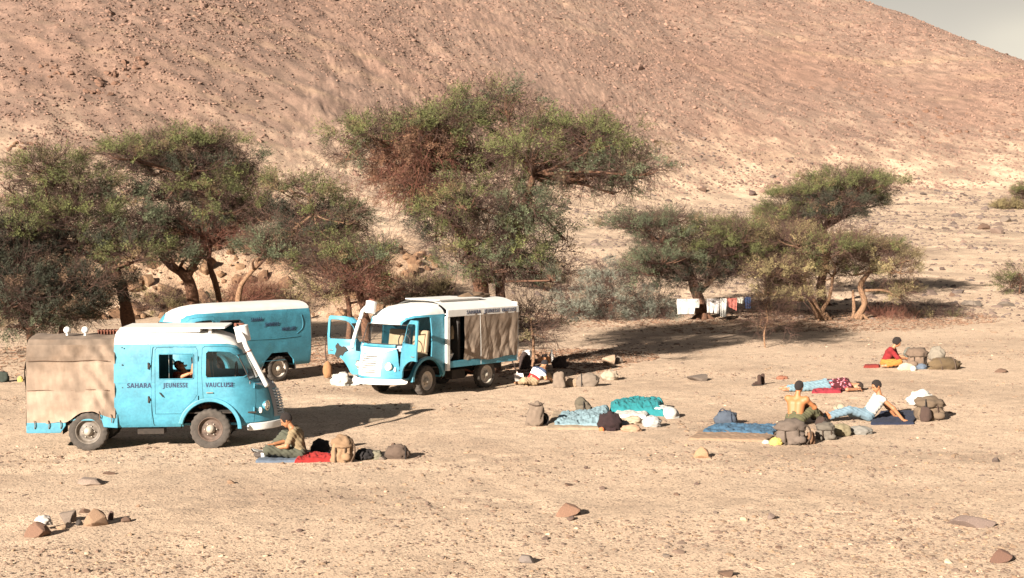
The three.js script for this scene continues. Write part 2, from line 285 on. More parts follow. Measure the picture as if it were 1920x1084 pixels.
function twigGeo(seed, len, w) { // a bare forked twig
  const R = rng(seed), gs = []; const main = [V(0, 0, 0), V((R() - .5) * .1, .4 * len, (R() - .5) * .1), V((R() - .5) * .3 * len, len, (R() - .5) * .3 * len)];
  gs.push(tube(main, w, w * .3, 4, 3, 0, false)); const c = new THREE.CatmullRomCurve3(main);
  for (let i = 0; i < 6; i++) { const p = c.getPoint(.2 + R() * .7), a = R() * 6.28, l = len * (.2 + R() * .35); gs.push(tube([p, p.clone().add(V(Math.cos(a) * l * .5, l * .45, Math.sin(a) * l * .5)), p.clone().add(V(Math.cos(a + .4) * l * .8, l * .9, Math.sin(a + .4) * l * .8))], w * .6, w * .2, 3, 3, 0, false)); }
  return mergeGeometries(gs.map((g) => g.toNonIndexed()));
}
const SPRAY = [sprayGeo(1, 34, .5, .042), sprayGeo(2, 34, .5, .036)], TWIG = twigGeo(5, .85, .009);
const UP = V(0, 1, 0);
function acacia(o) {
  // o: name, label, category, group, base [px,py] or Vector3, d, trunks [{pts:[px,py,dd..],r}], clumps [px,py,rx,ry,dd,tone]
  const R = rng(o.seed), d = o.d, sc = F / d, root = o.base.isVector3 ? o.base.clone() : At(o.base[0], 0, d);
  root.y = landY(root.x, root.z) - .05;
  const t = thing(o.name ?? 'acacia_tree', o.label, o.category ?? 'tree', root.toArray(), 0, o.group);
  const W2 = (px, py, dd = 0) => At(px, py, d + dd).sub(root);
  const trunkG = [], ends = [];
  for (const tr of o.trunks) {
    const pts = tr.pts.map((p, i) => i === 0 && !tr.free ? V(At(p[0], 0, d + (p[2] ?? 0)).x - root.x, 0, -(p[2] ?? 0)) : W2(p[0], p[1], p[2] ?? 0));
    trunkG.push(tube(pts, tr.r * 1.1, tr.r * .62, 14, 9, .35)); ends.push([pts[pts.length - 1], tr.r * .6], [new THREE.CatmullRomCurve3(pts).getPoint(.72), tr.r * .55]);
    if (!tr.free) for (let k = 0; k < 4; k++) { const a = k * 1.6 + R(); trunkG.push(tube([pts[0].clone().add(V(0, tr.r * 1.6, 0)), pts[0].clone().add(V(Math.cos(a) * tr.r * 1.3, tr.r * .4, Math.sin(a) * tr.r * 1.3)), pts[0].clone().add(V(Math.cos(a) * tr.r * 2.6, -.1, Math.sin(a) * tr.r * 2.6))], tr.r * .6, tr.r * .12, 5, 6, .3)); }
  }
  if (trunkG.length) part('trunk', trunkG, o.pale ? M_barkPale : M_bark, t);
  const clumps = [];
  for (const c of o.clumps) {
    const p = W2(c[0], c[1], c[4] ?? (R() - .5) * 2.2), rx = c[2] / sc, ry = c[3] * (o.thin ?? .8) / sc; clumps.push({ p, rx, ry, rz: rx * (.75 + .25 * R()), tone: c[5] ?? 0, dens: c[6] ?? 1 });
    if (o.deep) for (const s of [-1, 1]) if (R() < o.deep) clumps.push({ p: p.clone().add(V((R() - .5) * rx * .9, (R() - .5) * ry * .6 - .1, s * (1.1 + R() * 1.1))), rx: rx * (.65 + .3 * R()), ry: ry * (.6 + R() * .3), rz: rx * .8, tone: c[5] ?? 0, dens: (c[6] ?? 1) * .8 });
  }
  const limbG = [], leaves = [[], []], twigs = [], up = V(0, 1, 0);
  for (const c of clumps) {
    let best = null; for (const e of ends) { const l = e[0].distanceTo(c.p); if (!best || l < best.l) best = { l, p: e[0], r: e[1] }; }
    const foot = c.p.clone().add(V((R() - .5) * c.rx * .3, -c.ry * .55, 0));
    if (best) {
      const a = best.p, mid = a.clone().lerp(foot, .5).add(V((R() - .5) * .5, (R() - .3) * .35, (R() - .5) * .5)), rr = Math.min(best.r * .75, .03 + c.rx * .045);
      limbG.push(tube([a, mid, foot], rr, rr * .4, 8, 6, .3)); const nb = 5 + (c.rx * 3 | 0);
      for (let k = 0; k < nb; k++) { const an = R() * 6.28, q = R() ** .5, e = c.p.clone().add(V(Math.cos(an) * c.rx * q * .9, c.ry * (.1 + .6 * R() - .5 * q), Math.sin(an) * c.rz * q * .9)); limbG.push(tube([foot.clone().lerp(mid, R() * .4), foot.clone().lerp(e, .55).add(V(0, -.08, 0)), e], rr * .36, .006, 6, 4, .2, false)); }
    }
    const area = c.rx * c.ry * 2 + c.rx * c.rz * 1.6, n = (o.leaf ?? 1) * c.dens * 125 * area | 0, nt = (o.twig ?? 1) * (c.tone === 1 ? 1.7 : 1) * c.dens * 34 * area | 0;
    // foliage grows in tufts: each a small bouquet of shoots on the lumpy outside of the clump
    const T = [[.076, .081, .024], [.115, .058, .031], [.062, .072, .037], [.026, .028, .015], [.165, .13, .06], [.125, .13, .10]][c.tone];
    for (let k = 0, nT = n / 11 | 0; k < nT; k++) {
      const a = R() * 6.28; let y = R() * 2 - 1; if (y < -.1 && R() < .6) y = -y * R(); const s = Math.sqrt(1 - y * y);
      let r = (.5 + .56 * R() ** .55) * (1 + (o.rag ?? .75) * fbm(Math.cos(a) * s * 1.7 + c.p.x * 3, y * 1.7 + c.p.y * 3, 3, Math.sin(a) * s * 1.7 + c.p.z)); if (R() < .06) r *= 1.18;
      const v = V(Math.cos(a) * s * c.rx * r, y * c.ry * r, Math.sin(a) * s * c.rz * r), q = c.p.clone().add(v);
      if (fbm(q.x * 1.2 + 5, q.y * 2.6, 2, q.z * 1.2) < -.08) continue;
      const out = V(v.x / c.rx, v.y / c.ry * .5 + (o.rise ?? .35), v.z / c.rz); if (o.droop && y < .25 && R() < .6) out.y -= o.droop * s; out.normalize();
      const tw = .6 + R() * .75, dry = R() < .1 ? .6 : 0, tr = .12 + .2 * R();
      for (let m = 0; m < 11; m++) { const dir = out.clone().add(V((R() - .5) * 1.7, (R() - .5) * 1.3, (R() - .5) * 1.7)).normalize(), w = tw * (.75 + .5 * R()), pp = q.clone().add(V((R() - .5) * tr, (R() - .5) * tr * .6, (R() - .5) * tr)); leaves[m & 1].push([pp, dir, .55 + R() * .6, R() * 6.28, [mix(T[0], .13, dry) * w, mix(T[1], .07, dry) * w, mix(T[2], .04, dry) * w]]); }
    }
    for (let k = 0; k < nt; k++) {
      const a = R() * 6.28, y = R() * 2 - 1, s = Math.sqrt(1 - y * y), r = .8 * R() ** .45, v = V(Math.cos(a) * s * c.rx * r, y * c.ry * r, Math.sin(a) * s * c.rz * r), q = c.p.clone().add(v), u = .5 + R() * .9;
      const dir = V(v.x / c.rx, v.y / c.ry * .6 + .2, v.z / c.rz).add(V((R() - .5) * 1.1, (R() - .5) * .8, (R() - .5) * 1.1)); if (o.droop && R() < .4) dir.y -= o.droop * (s * r); dir.normalize();
      const B = c.tone === 1 ? [.115, .042, .026] : [.055, .028, .02]; twigs.push([q, dir, .55 + R() * .6, R() * 6.28, B.map((w) => w * u * (o.pale ? 1.35 : 1))]);
    }
  }
  if (limbG.length) part('limbs', limbG, o.pale ? M_barkPale : M_bark, t);
  const put = (name, geo, m, list) => {
    if (!list.length) return; const im = new THREE.InstancedMesh(geo, m, list.length), q = new THREE.Quaternion(), q2 = new THREE.Quaternion(), mt = new THREE.Matrix4(), cc = new THREE.Color();
    list.forEach(([p, dir, s, spin, col], i) => { q.setFromUnitVectors(up, dir).multiply(q2.setFromAxisAngle(up, spin)); mt.compose(p, q, V(s, s, s)); im.setMatrixAt(i, mt); im.setColorAt(i, cc.setRGB(...col)); });
    im.name = name; im.castShadow = im.receiveShadow = true; im.userData.kind = 'stuff'; t.add(im);
  };
  put('foliage', SPRAY[0], leafMat, leaves[0]); put('foliage', SPRAY[1], leafMat, leaves[1]); put('twigs', TWIG, twigMat, twigs);
  return t;
}
// clump: [px, py, rx, ry, depth offset, tone]; tones 0 olive, 1 russet, 2 grey-green, 3 dark, 4 straw
acacia({ seed: 1, d: 41.5, thin: .95, rag: 1.1, label: 'tall spreading acacia with flat drooping crown behind the middle truck', base: [905, 0], deep: .34, droop: 1.3, leaf: 1, twig: .95,
  trunks: [{ pts: [[905, 0], [898, 610], [902, 540], [885, 470]], r: .3 }, { pts: [[925, 0, .4], [940, 590, .4], [938, 530, .5], [955, 470, .5]], r: .17 }, { pts: [[892, 510], [860, 430], [800, 380], [780, 330]], r: .15, free: 1 }, { pts: [[940, 500], [980, 400], [1000, 330]], r: .14, free: 1 }],
  clumps: [[945, 190, 70, 28, 0, 2], [900, 200, 60, 30, .8, 0], [850, 225, 70, 26, .5, 0], [1000, 225, 50, 26, -.6, 0], [780, 245, 85, 28, 0, 0], [685, 255, 75, 26, .4, 0], [655, 290, 40, 14, 0, 2], [745, 305, 80, 34, .6, 1], [800, 285, 80, 36, -.8, 1], [880, 295, 95, 50, 0, 0], [1000, 280, 85, 40, -.5, 0], [1075, 250, 70, 30, .5, 0], [1130, 262, 75, 36, .2, 0], [1165, 310, 62, 30, 0, 2], [1110, 330, 70, 34, .7, 2], [1205, 318, 34, 18, 0, 0], [1150, 352, 46, 24, .3, 2], [1045, 500, 26, 30, -.4, 3], [1000, 500, 44, 26, -.8, 2], [1060, 440, 22, 22, -.2, 0], [870, 480, 52, 32, -1.3, 0], [925, 495, 50, 26, -1.5, 2], [960, 500, 40, 22, -1.2, 0], [980, 320, 60, 34, .9, 0], [765, 350, 62, 34, .8, 1], [815, 375, 70, 42, .4, 0], [830, 425, 60, 45, .6, 3], [880, 375, 60, 36, -1.2, 0], [950, 385, 80, 36, -1.2, 2], [910, 430, 70, 45, -1, 0], [985, 430, 65, 42, -.8, 2], [1030, 470, 32, 40, -.3, 2], [955, 470, 60, 34, -1.1, 0], [1010, 395, 40, 26, -.6, 0]] });
acacia({ seed: 2, d: 47, label: 'leafy acacia with forked trunk leaning left behind the canvas-backed van', base: [242, 0], deep: .6, leaf: 1.15,
  trunks: [{ pts: [[245, 0], [232, 560], [216, 510], [200, 480]], r: .22 }, { pts: [[222, 530], [190, 490], [150, 470], [110, 440]], r: .11, free: 1 }],
  clumps: [[110, 312, 62, 32, 0, 0], [60, 345, 40, 20, .5, 0], [145, 350, 75, 34, -.3, 0], [70, 390, 62, 34, .2, 0], [150, 410, 80, 42, -.8, 0], [60, 430, 62, 36, 0, 0], [215, 370, 60, 40, .3, 2], [250, 420, 62, 42, -.4, 2], [205, 455, 70, 30, -.7, 3], [110, 460, 75, 36, 0, 3], [260, 470, 60, 28, -.6, 0]] });
acacia({ seed: 3, d: 48.5, label: 'broad flat-topped acacia with thick dark trunk behind the parked vans', base: [362, 0], deep: .6, leaf: 1.15,
  trunks: [{ pts: [[365, 0], [362, 570], [352, 525], [335, 505]], r: .24 }, { pts: [[350, 520], [310, 490], [290, 450]], r: .12, free: 1 }, { pts: [[350, 520], [380, 460], [380, 380], [360, 330]], r: .13, free: 1 }],
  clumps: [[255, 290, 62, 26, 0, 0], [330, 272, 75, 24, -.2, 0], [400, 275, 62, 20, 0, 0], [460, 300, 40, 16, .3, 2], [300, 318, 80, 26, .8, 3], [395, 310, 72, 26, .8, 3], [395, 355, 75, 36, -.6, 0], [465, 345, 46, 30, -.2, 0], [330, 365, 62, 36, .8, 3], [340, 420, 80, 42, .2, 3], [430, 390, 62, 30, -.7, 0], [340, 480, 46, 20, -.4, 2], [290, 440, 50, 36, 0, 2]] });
acacia({ seed: 4, d: 50, label: 'slim acacia with thin leaning trunk between two stouter trees', base: [412, 0], leaf: .9, deep: .4,
  trunks: [{ pts: [[420, 0], [408, 550], [392, 490], [395, 450]], r: .12 }, { pts: [[392, 490], [372, 470], [360, 455]], r: .06, free: 1 }], clumps: [[400, 440, 60, 36, 0, 1], [450, 420, 50, 30, 0, 3], [385, 462, 40, 20, 0, 1], [480, 400, 46, 30, .5, 0]] });
acacia({ seed: 5, d: 47, label: 'light open acacia with bent grey trunk above the rear van roof', base: [448, 0], leaf: 1.2, deep: .6, pale: 1,
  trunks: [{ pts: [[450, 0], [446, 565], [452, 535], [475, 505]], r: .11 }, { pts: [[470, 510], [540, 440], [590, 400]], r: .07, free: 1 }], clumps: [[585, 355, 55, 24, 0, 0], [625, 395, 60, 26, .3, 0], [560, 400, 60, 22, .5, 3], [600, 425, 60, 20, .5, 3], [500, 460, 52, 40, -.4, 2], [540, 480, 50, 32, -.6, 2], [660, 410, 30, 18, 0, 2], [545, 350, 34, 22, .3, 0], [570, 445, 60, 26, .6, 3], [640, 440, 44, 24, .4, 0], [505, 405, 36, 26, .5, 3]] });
acacia({ seed: 6, d: 44, label: 'low tangled acacia with russet hanging twigs beside the open truck door', base: [680, 0], leaf: 1.1, twig: 1.6, deep: .6,
  trunks: [{ pts: [[683, 0], [686, 610], [680, 570], [665, 530]], r: .15 }, { pts: [[650, 0, .4], [655, 590, .4], [648, 545, .3]], r: .1 }], clumps: [[625, 490, 62, 36, 0, 0], [575, 500, 40, 26, .5, 2], [690, 490, 46, 36, -.3, 0], [670, 530, 55, 40, -.5, 1], [610, 540, 40, 26, .3, 4], [700, 545, 28, 26, 0, 1], [720, 470, 30, 26, 0, 2]] });
acacia({ seed: 7, d: 45, name: 'thorn_bush', category: 'bush', label: 'big dark thorn bush at the left edge behind the canvas-backed van', base: [60, 0], leaf: 1.7, twig: .9, deep: .7, rise: .2,
  trunks: [{ pts: [[60, 0], [50, 590], [40, 540]], r: .14 }, { pts: [[110, 0, .5], [120, 590], [140, 540]], r: .12 }], clumps: [[20, 500, 70, 60, 0, 3], [90, 505, 60, 40, .3, 3], [40, 470, 60, 40, .5, 3], [60, 540, 75, 60, -.6, 3], [120, 550, 72, 50, -.4, 3], [0, 580, 62, 45, 0, 3], [80, 595, 75, 32, -.8, 2], [150, 580, 52, 40, 0, 3], [170, 530, 50, 36, .3, 3], [-40, 450, 70, 70, 0, 3], [-70, 560, 70, 60, 0, 3], [200, 560, 30, 36, .6, 3]] });
acacia({ seed: 8, d: 61, label: 'wide grey-green acacia shading the washing line', base: [1318, 0], deep: .6, leaf: 1.1, group: null,
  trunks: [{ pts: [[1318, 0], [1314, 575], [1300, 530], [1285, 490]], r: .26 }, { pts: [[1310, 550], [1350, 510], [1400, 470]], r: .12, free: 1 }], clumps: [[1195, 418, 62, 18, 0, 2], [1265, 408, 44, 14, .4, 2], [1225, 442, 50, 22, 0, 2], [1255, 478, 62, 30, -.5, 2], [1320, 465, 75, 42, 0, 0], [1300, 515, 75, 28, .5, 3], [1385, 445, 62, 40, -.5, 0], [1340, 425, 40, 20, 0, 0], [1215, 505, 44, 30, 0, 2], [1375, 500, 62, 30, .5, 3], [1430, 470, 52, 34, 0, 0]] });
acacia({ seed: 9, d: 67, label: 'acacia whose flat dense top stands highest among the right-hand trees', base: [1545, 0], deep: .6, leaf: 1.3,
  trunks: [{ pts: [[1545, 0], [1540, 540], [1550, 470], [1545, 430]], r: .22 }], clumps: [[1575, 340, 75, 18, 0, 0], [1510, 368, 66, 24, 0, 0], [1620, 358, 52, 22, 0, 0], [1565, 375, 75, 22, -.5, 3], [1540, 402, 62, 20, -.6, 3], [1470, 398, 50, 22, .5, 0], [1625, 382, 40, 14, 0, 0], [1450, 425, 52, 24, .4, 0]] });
acacia({ seed: 10, d: 60, label: 'straw-coloured half-dry acacia with twisted forked trunk on the open sand', base: [1543, 0], deep: .45, leaf: 1, twig: 1.2, pale: 1,
  trunks: [{ pts: [[1548, 0], [1536, 590], [1522, 560], [1508, 530]], r: .2 }, { pts: [[1538, 590], [1555, 560], [1562, 520]], r: .09, free: 1 }], clumps: [[1480, 445, 66, 26, 0, 4], [1540, 465, 72, 34, 0, 0], [1470, 495, 62, 36, -.3, 4], [1535, 510, 62, 36, .5, 4], [1595, 455, 52, 26, .4, 4], [1430, 505, 34, 28, 0, 4], [1450, 540, 40, 32, 0, 4], [1500, 545, 42, 28, 0, 4]] });
acacia({ seed: 11, d: 60.5, label: 'gnarled acacia with bare twisted trunk at the right end of the grove', base: [1608, 0], leaf: .95, twig: 1.2, deep: .4, pale: 1,
  trunks: [{ pts: [[1618, 0], [1606, 600], [1622, 570], [1614, 535], [1630, 510]], r: .16 }, { pts: [[1600, 0, .3], [1602, 585, .3], [1600, 545, .3]], r: .09 }, { pts: [[1622, 545], [1660, 545], [1690, 560]], r: .06, free: 1 }], clumps: [[1640, 480, 66, 24, 0, 4], [1600, 505, 40, 26, 0, 0], [1665, 500, 42, 18, 0, 4], [1685, 545, 30, 18, 0, 4], [1660, 465, 40, 16, .3, 0], [1690, 480, 24, 12, 0, 4]] });
acacia({ seed: 12, d: 62.5, thin: .95, name: 'thorn_bush', category: 'bush', label: 'big rounded grey thorn bush right of the middle truck', base: [1160, 0], leaf: .95, twig: .8, deep: .7, rise: .3,
  trunks: [{ pts: [[1160, 0], [1155, 600], [1150, 570]], r: .09 }, { pts: [[1200, 0, .3], [1205, 600], [1210, 570]], r: .07 }], clumps: [[1110, 555, 55, 50, 0, 5], [1175, 545, 62, 48, -.3, 5], [1225, 575, 44, 36, 0, 5], [1085, 590, 44, 30, .3, 5], [1150, 595, 62, 30, -.5, 5], [1210, 600, 52, 24, -.3, 5], [1140, 520, 44, 28, .3, 5], [1065, 560, 26, 32, 0, 5]] });
acacia({ seed: 13, d: 43, name: 'dry_bush', category: 'bush', label: 'thin leafless bush just behind the rear corner of the middle truck', base: [1000, 0], leaf: .25, twig: 2.4, pale: 1, rise: .5,
  trunks: [{ pts: [[1000, 0], [1000, 640], [996, 610]], r: .05 }], clumps: [[995, 590, 36, 42, 0, 4], [1020, 620, 36, 32, 0, 2], [980, 630, 26, 26, 0, 4]] });
acacia({ seed: 14, d: 49.5, name: 'dry_sapling', category: 'sapling', label: 'small dry sapling standing alone on the sand before the right grove', base: [1436, 0], leaf: .3, twig: 2, pale: 1, rise: .6,
  trunks: [{ pts: [[1436, 0], [1434, 625], [1440, 600], [1436, 570]], r: .03 }], clumps: [[1440, 570, 34, 32, 0, 4], [1462, 600, 34, 26, 0, 4], [1425, 605, 20, 20, 0, 4]] });
acacia({ seed: 15, d: 62, name: 'low_scrub', category: 'bush', label: 'flattened brown scrub lying right of the twisted acacia trunks', base: [1740, 0], leaf: .6, twig: 2.2, deep: .5, rise: .1,
  trunks: [], clumps: [[1680, 607, 44, 12, 0, 1], [1730, 603, 40, 15, 0, 4], [1785, 607, 40, 13, 0, 0], [1650, 600, 30, 10, .6, 1], [1815, 612, 16, 8, 0, 0]] });
for (const [px, py, rx, ry, tone, label, sd] of [[1912, 552, 32, 34, 0, 'rounded green bush cut by the right edge, halfway up the plain', 21], [1892, 392, 26, 10, 4, 'low tawny bush far off at the foot of the hill', 22], [1915, 375, 14, 18, 0, 'small dark bush at the right edge below the hill', 23], [800, 560, 46, 26, 4, 'straw-coloured bush on the bank beyond the middle truck cab', 24], [745, 575, 28, 20, 2, 'small grey bush on the bank right of the open truck door', 25], [1020, 545, 40, 22, 2, 'sparse bush behind the tall acacia trunk', 26], [545, 590, 30, 22, 4, 'dry bush peeping over the rear van roof', 27], [300, 585, 40, 24, 4, 'dry straw-coloured bush at the foot of the orange bank, left of the thick trunk', 28], [480, 580, 46, 26, 1, 'russet bush at the foot of the orange bank above the rear van', 29], [400, 590, 30, 18, 2, 'small grey-green bush between two trunks above the rear van', 30]]) {
  const p = P(px, py), d = -p.z, sc = F / d; acacia({ seed: sd, d, name: 'desert_bush', category: 'bush', label, base: p, leaf: .8 * Math.min(3, d / 50), twig: 1.4, rise: .3, deep: .4, trunks: [{ pts: [[px, 0], [px + 3, py - ry], [px - 2, py - ry * 1.2]], r: .05 }], clumps: [[px, py - ry * .9, rx, ry, 0, tone], [px + rx * .5, py - ry * .6, rx * .6, ry * .6, .3, tone], [px - rx * .5, py - ry * .6, rx * .6, ry * .6, -.3, tone]] });
}
// ---------------------------------------------------------------- the three blue and white vans
const font = await new FontLoader().loadAsync('fonts/droid/droid_sans_bold.typeface.json');
const paintTex = tex(512, (u, v) => { const a = pn(u, v, 5, 6), b = pn(u, v, 38, 3, 4); let k = .9 + .22 * a + .12 * b; const dust = clamp(pn(u, v, 3, 5, 9) * 1.6 - .25); const chip = pn(u, v, 26, 3, 12) > .62 ? 1 : 0; if (chip) return [.62, .42, .34]; const scr = pn(u, v, 60, 2, 15) > .5 ? .07 : 0; return [k + dust * .12 + scr, k + dust * .03 + scr, k - dust * .05 + scr]; }, .55);
const dentTex = tex(256, (u, v) => .5 + .45 * pn(u, v, 4, 3, 6), .7, false);
const whiteTex = tex(256, (u, v) => { const k = .92 + .08 * pn(u, v, 6, 5), r = clamp(pn(u, v, 5, 5, 3) * 2 - .85); return [k, k * (1 - .07 * r), k * (1 - .15 * r)]; }, .6);
const canvasTex = tex(512, (u, v, i, j) => { const w = .04 * ((i & 1) ^ (j & 1)), s = clamp(pn(u, v, 3, 6, 2) * 1.5), k = .84 + .2 * pn(u, v, 7, 5) - .16 * s + w; return [k, k * (.97 - .04 * s), k * (.94 - .08 * s)]; }, .5);
const rubberTex = tex(128, (u, v) => { const k = .8 + .35 * pn(u, v, 6, 4); return [k, k * .97, k * .93]; }, 2);
const M_blue = mat([.052, .235, .325], .5, { map: paintTex, bumpMap: dentTex, bumpScale: .012 }), M_white = mat([.66, .655, .635], .55, { map: whiteTex, bumpMap: dentTex, bumpScale: .01 });
const M_canvas = mat([.26, .208, .168], .95, { map: canvasTex, side: THREE.DoubleSide }), M_canvas2 = mat([.27, .22, .178], .95, { map: canvasTex, side: THREE.DoubleSide });
const M_tyre = mat([.075, .066, .06], .9, { map: rubberTex }), M_rim = mat([.17, .152, .137], .6, { map: rubberTex }), M_rimPale = mat([.48, .42, .36], .55, { map: whiteTex }), M_hub = mat([.27, .24, .2], .6);
const M_dark = mat([.022, .018, .016], .85), M_under = mat([.035, .027, .022], .9, { map: rubberTex }), M_chrome = new THREE.MeshStandardMaterial({ color: 0xcfcac0, roughness: .25, metalness: .9 });
const M_glass = new THREE.MeshPhysicalMaterial({ color: 0xf4f6f4, transmission: 1, roughness: .04, thickness: 0, ior: 1.5, side: THREE.DoubleSide });
const M_lens = new THREE.MeshPhysicalMaterial({ color: 0xf0ece0, roughness: .15, clearcoat: 1 }), M_amber = new THREE.MeshPhysicalMaterial({ color: 0xe8e2d4, roughness: .2, clearcoat: 1 });
const M_seat = mat([.36, .29, .2], .9, { map: canvasTex }), M_ink = mat([.018, .03, .07], .85), M_grey = mat([.2, .21, .23], .6), M_slatGrey = mat([.44, .46, .47], .5), M_rust = mat([.14, .05, .03], .9);
const clothBrown = mat([.12, .075, .05], .95);
const csg = new Evaluator(); csg.useGroups = false; csg.attributes = ['position', 'normal'];
const brush = (g) => { g = g.index ? g.clone() : g.clone(); for (const k of Object.keys(g.attributes)) if (k !== 'position' && k !== 'normal') g.deleteAttribute(k); g.clearGroups?.(); const b = new Brush(g); b.updateMatrixWorld(); return b; };
const cut = (a, b) => csg.evaluate(a, b.isBrush ? b : brush(b), SUBTRACTION), meet = (a, b) => csg.evaluate(a, b.isBrush ? b : brush(b), INTERSECTION);
const finish = (b) => boxUV(toCreasedNormals(b.geometry.clone(), .55));

// body sections: [height, nose x, half width, straight-side end, plan powers p q]
const SEC = [[.44, 3.50, .80, 2.74, 1.8, 1.75], [.50, 3.60, .84, 2.76, 1.75, 1.6], [.70, 3.60, .87, 2.76, 1.7, 1.5], [.95, 3.545, .89, 2.72, 1.7, 1.5], [1.10, 3.48, .895, 2.68, 1.75, 1.6], [1.18, 3.42, .895, 2.62, 1.8, 1.8], [1.235, 3.30, .895, 2.52, 2.1, 2.4], [1.27, 3.185, .895, 2.45, 2.6, 3.4], [1.5, 3.075, .885, 2.4, 2.7, 3.6], [1.8, 2.935, .865, 2.3, 2.7, 3.6], [1.93, 2.865, .85, 2.2, 2.6, 3.5], [2.04, 2.77, .82, 2.1, 2.5, 3.3], [2.13, 2.63, .77, 1.9, 2.4, 3.1], [2.20, 2.44, .68, 1.7, 2.3, 3], [2.25, 2.2, .54, 1.5, 2.2, 2.8], [2.28, 1.9, .34, 1.3, 2.1, 2.5]];
function secAt(y, inset = 0) {
  let i = 0; while (i < SEC.length - 2 && SEC[i + 1][0] < y) i++;
  const t = clamp((y - SEC[i][0]) / (SEC[i + 1][0] - SEC[i][0])), s = SEC[i].map((v, k) => mix(v, SEC[i + 1][k], t)); s[1] -= inset; s[2] -= inset; return s;
}
const noseX = (y, z, off = 0) => { const [, xf, w, xt, p, q] = secAt(y); return xt + (xf - xt) * Math.max(0, 1 - Math.abs(z / w) ** q) ** (1 / p) + off; };
const sideW = (y, x) => { const [, xf, w, xt, p, q] = secAt(y); return x <= xt ? w : w * Math.max(0, 1 - ((x - xt) / (xf - xt)) ** p) ** (1 / q); };
function bodyHull(xr, inset) {
  const ys = [SEC[0][0] + inset * 1.2]; for (const s of SEC.slice(1)) if (s[0] < 2.28 - inset) ys.push(s[0]); ys.push(2.28 - inset * .8);
  [.6, .8, .88, 1.03, 1.14, 1.35, 1.65].forEach((v) => ys.push(v)); ys.sort((a, b) => a - b);
  const loop = (y) => { const [, xf, w, xt, p, q] = secAt(Math.min(2.28, y), inset), r = []; const xR = xr + inset; const N = 16;
    for (let i = 0; i < 7; i++) r.push([mix(xR, xt, i / 7), w]);
    for (let i = 0; i <= N; i++) { const a = i / N * Math.PI / 2; r.push([xt + (xf - xt) * Math.sin(a) ** (2 / p), w * Math.cos(a) ** (2 / q)]); }
    const m = r.slice(0, -1).reverse().map(([x, z]) => [x, -z]); return [...r, ...m, [xR, -w * .5], [xR, 0], [xR, w * .5]].map(([x, z]) => [x, y, z]); };
  const L = ys.map(loop), n = L[0].length, pos = L.flat(2), idx = [];
  for (let j = 0; j < L.length - 1; j++) for (let i = 0; i < n; i++) { const a = j * n + i, b = j * n + (i + 1) % n; idx.push(a, b, a + n, b, b + n, a + n); }
  for (const [o, fl] of [[0, 0], [(L.length - 1) * n, 1]]) { const c = pos.length / 3, y = pos[o * 3 + 1]; pos.push(1.4, y + (fl ? .012 : 0), 0); for (let i = 0; i < n; i++) { const a = o + i, b = o + (i + 1) % n; fl ? idx.push(a, b, c) : idx.push(b, a, c); } }
  // outward winding check
  const g = new THREE.BufferGeometry(); g.setAttribute('position', new THREE.Float32BufferAttribute(pos, 3)); g.setIndex(idx); g.computeVertexNormals();
  const nn = g.attributes.normal; let sgn = 0; for (let i = 0; i < nn.count; i++) sgn += nn.getZ(i) * pos[3 * i + 2];
  if (sgn < 0) { for (let i = 0; i < idx.length; i += 3) [idx[i], idx[i + 1]] = [idx[i + 1], idx[i]]; g.setIndex(idx); g.computeVertexNormals(); }
  return toCreasedNormals(g, .5);
}
const rrect = (x0, y0, x1, y1, r, n = 4) => { const o = [], c = [[x1 - r, y0 + r, -1], [x1 - r, y1 - r, 0], [x0 + r, y1 - r, 1], [x0 + r, y0 + r, 2]]; c.forEach(([x, y, k]) => { for (let i = 0; i <= n; i++) { const a = (k + i / n) * Math.PI / 2; o.push([x + Math.cos(a) * r, y + Math.sin(a) * r]); } }); return o; };
const grow = (pts, d) => { const cx = pts.reduce((s, p) => s + p[0], 0) / pts.length, cy = pts.reduce((s, p) => s + p[1], 0) / pts.length; const hx = Math.max(...pts.map((p) => Math.abs(p[0] - cx))), hy = Math.max(...pts.map((p) => Math.abs(p[1] - cy))); return pts.map(([x, y]) => [cx + (x - cx) * (1 + d / hx), cy + (y - cy) * (1 + d / hy)]); };
const FRONT_WIN = [[2.24, 1.38], [2.93, 1.38], [2.985, 1.41], [2.98, 1.47], [2.86, 1.70], [2.78, 1.80], [2.68, 1.86], [2.5, 1.885], [2.27, 1.89], [2.22, 1.86], [2.21, 1.43]];
const REAR_WIN = rrect(1.335, 1.365, 1.985, 1.84, .03);
const arc = (cx, cy, r, a0, a1, n) => { const o = []; for (let i = 0; i <= n; i++) { const a = mix(a0, a1, i / n); o.push([cx + Math.cos(a) * r, cy + Math.sin(a) * r]); } return o; };
const FRONT_DOOR = [[2.17, .985], ...arc(2.29, .39, .605, 1.75, .28, 8).map((p) => p), [2.93, .50], [3.10, .50], [3.14, .9], [3.13, 1.25], [3.04, 1.5], [2.93, 1.74], [2.86, 1.84], [2.76, 1.925], [2.6, 1.965], [2.2, 1.975], [2.155, 1.94], [2.14, 1.5]];
const REAR_DOOR = [[1.27, .70], [1.74, .70], [1.80, .78], [2.0, .98], [2.06, 1.08], [2.06, 1.9], [2.03, 1.955], [1.30, 1.955], [1.27, 1.92]];
const ROOF_LINE = (y) => [[-2.5, y], [2.4, y], [2.62, y - .012], [2.76, y - .06], [2.86, y - .15], [2.905, y - .24], [3.0, y - .245], [4, y - .245], [4, 3], [-2.5, 3]];
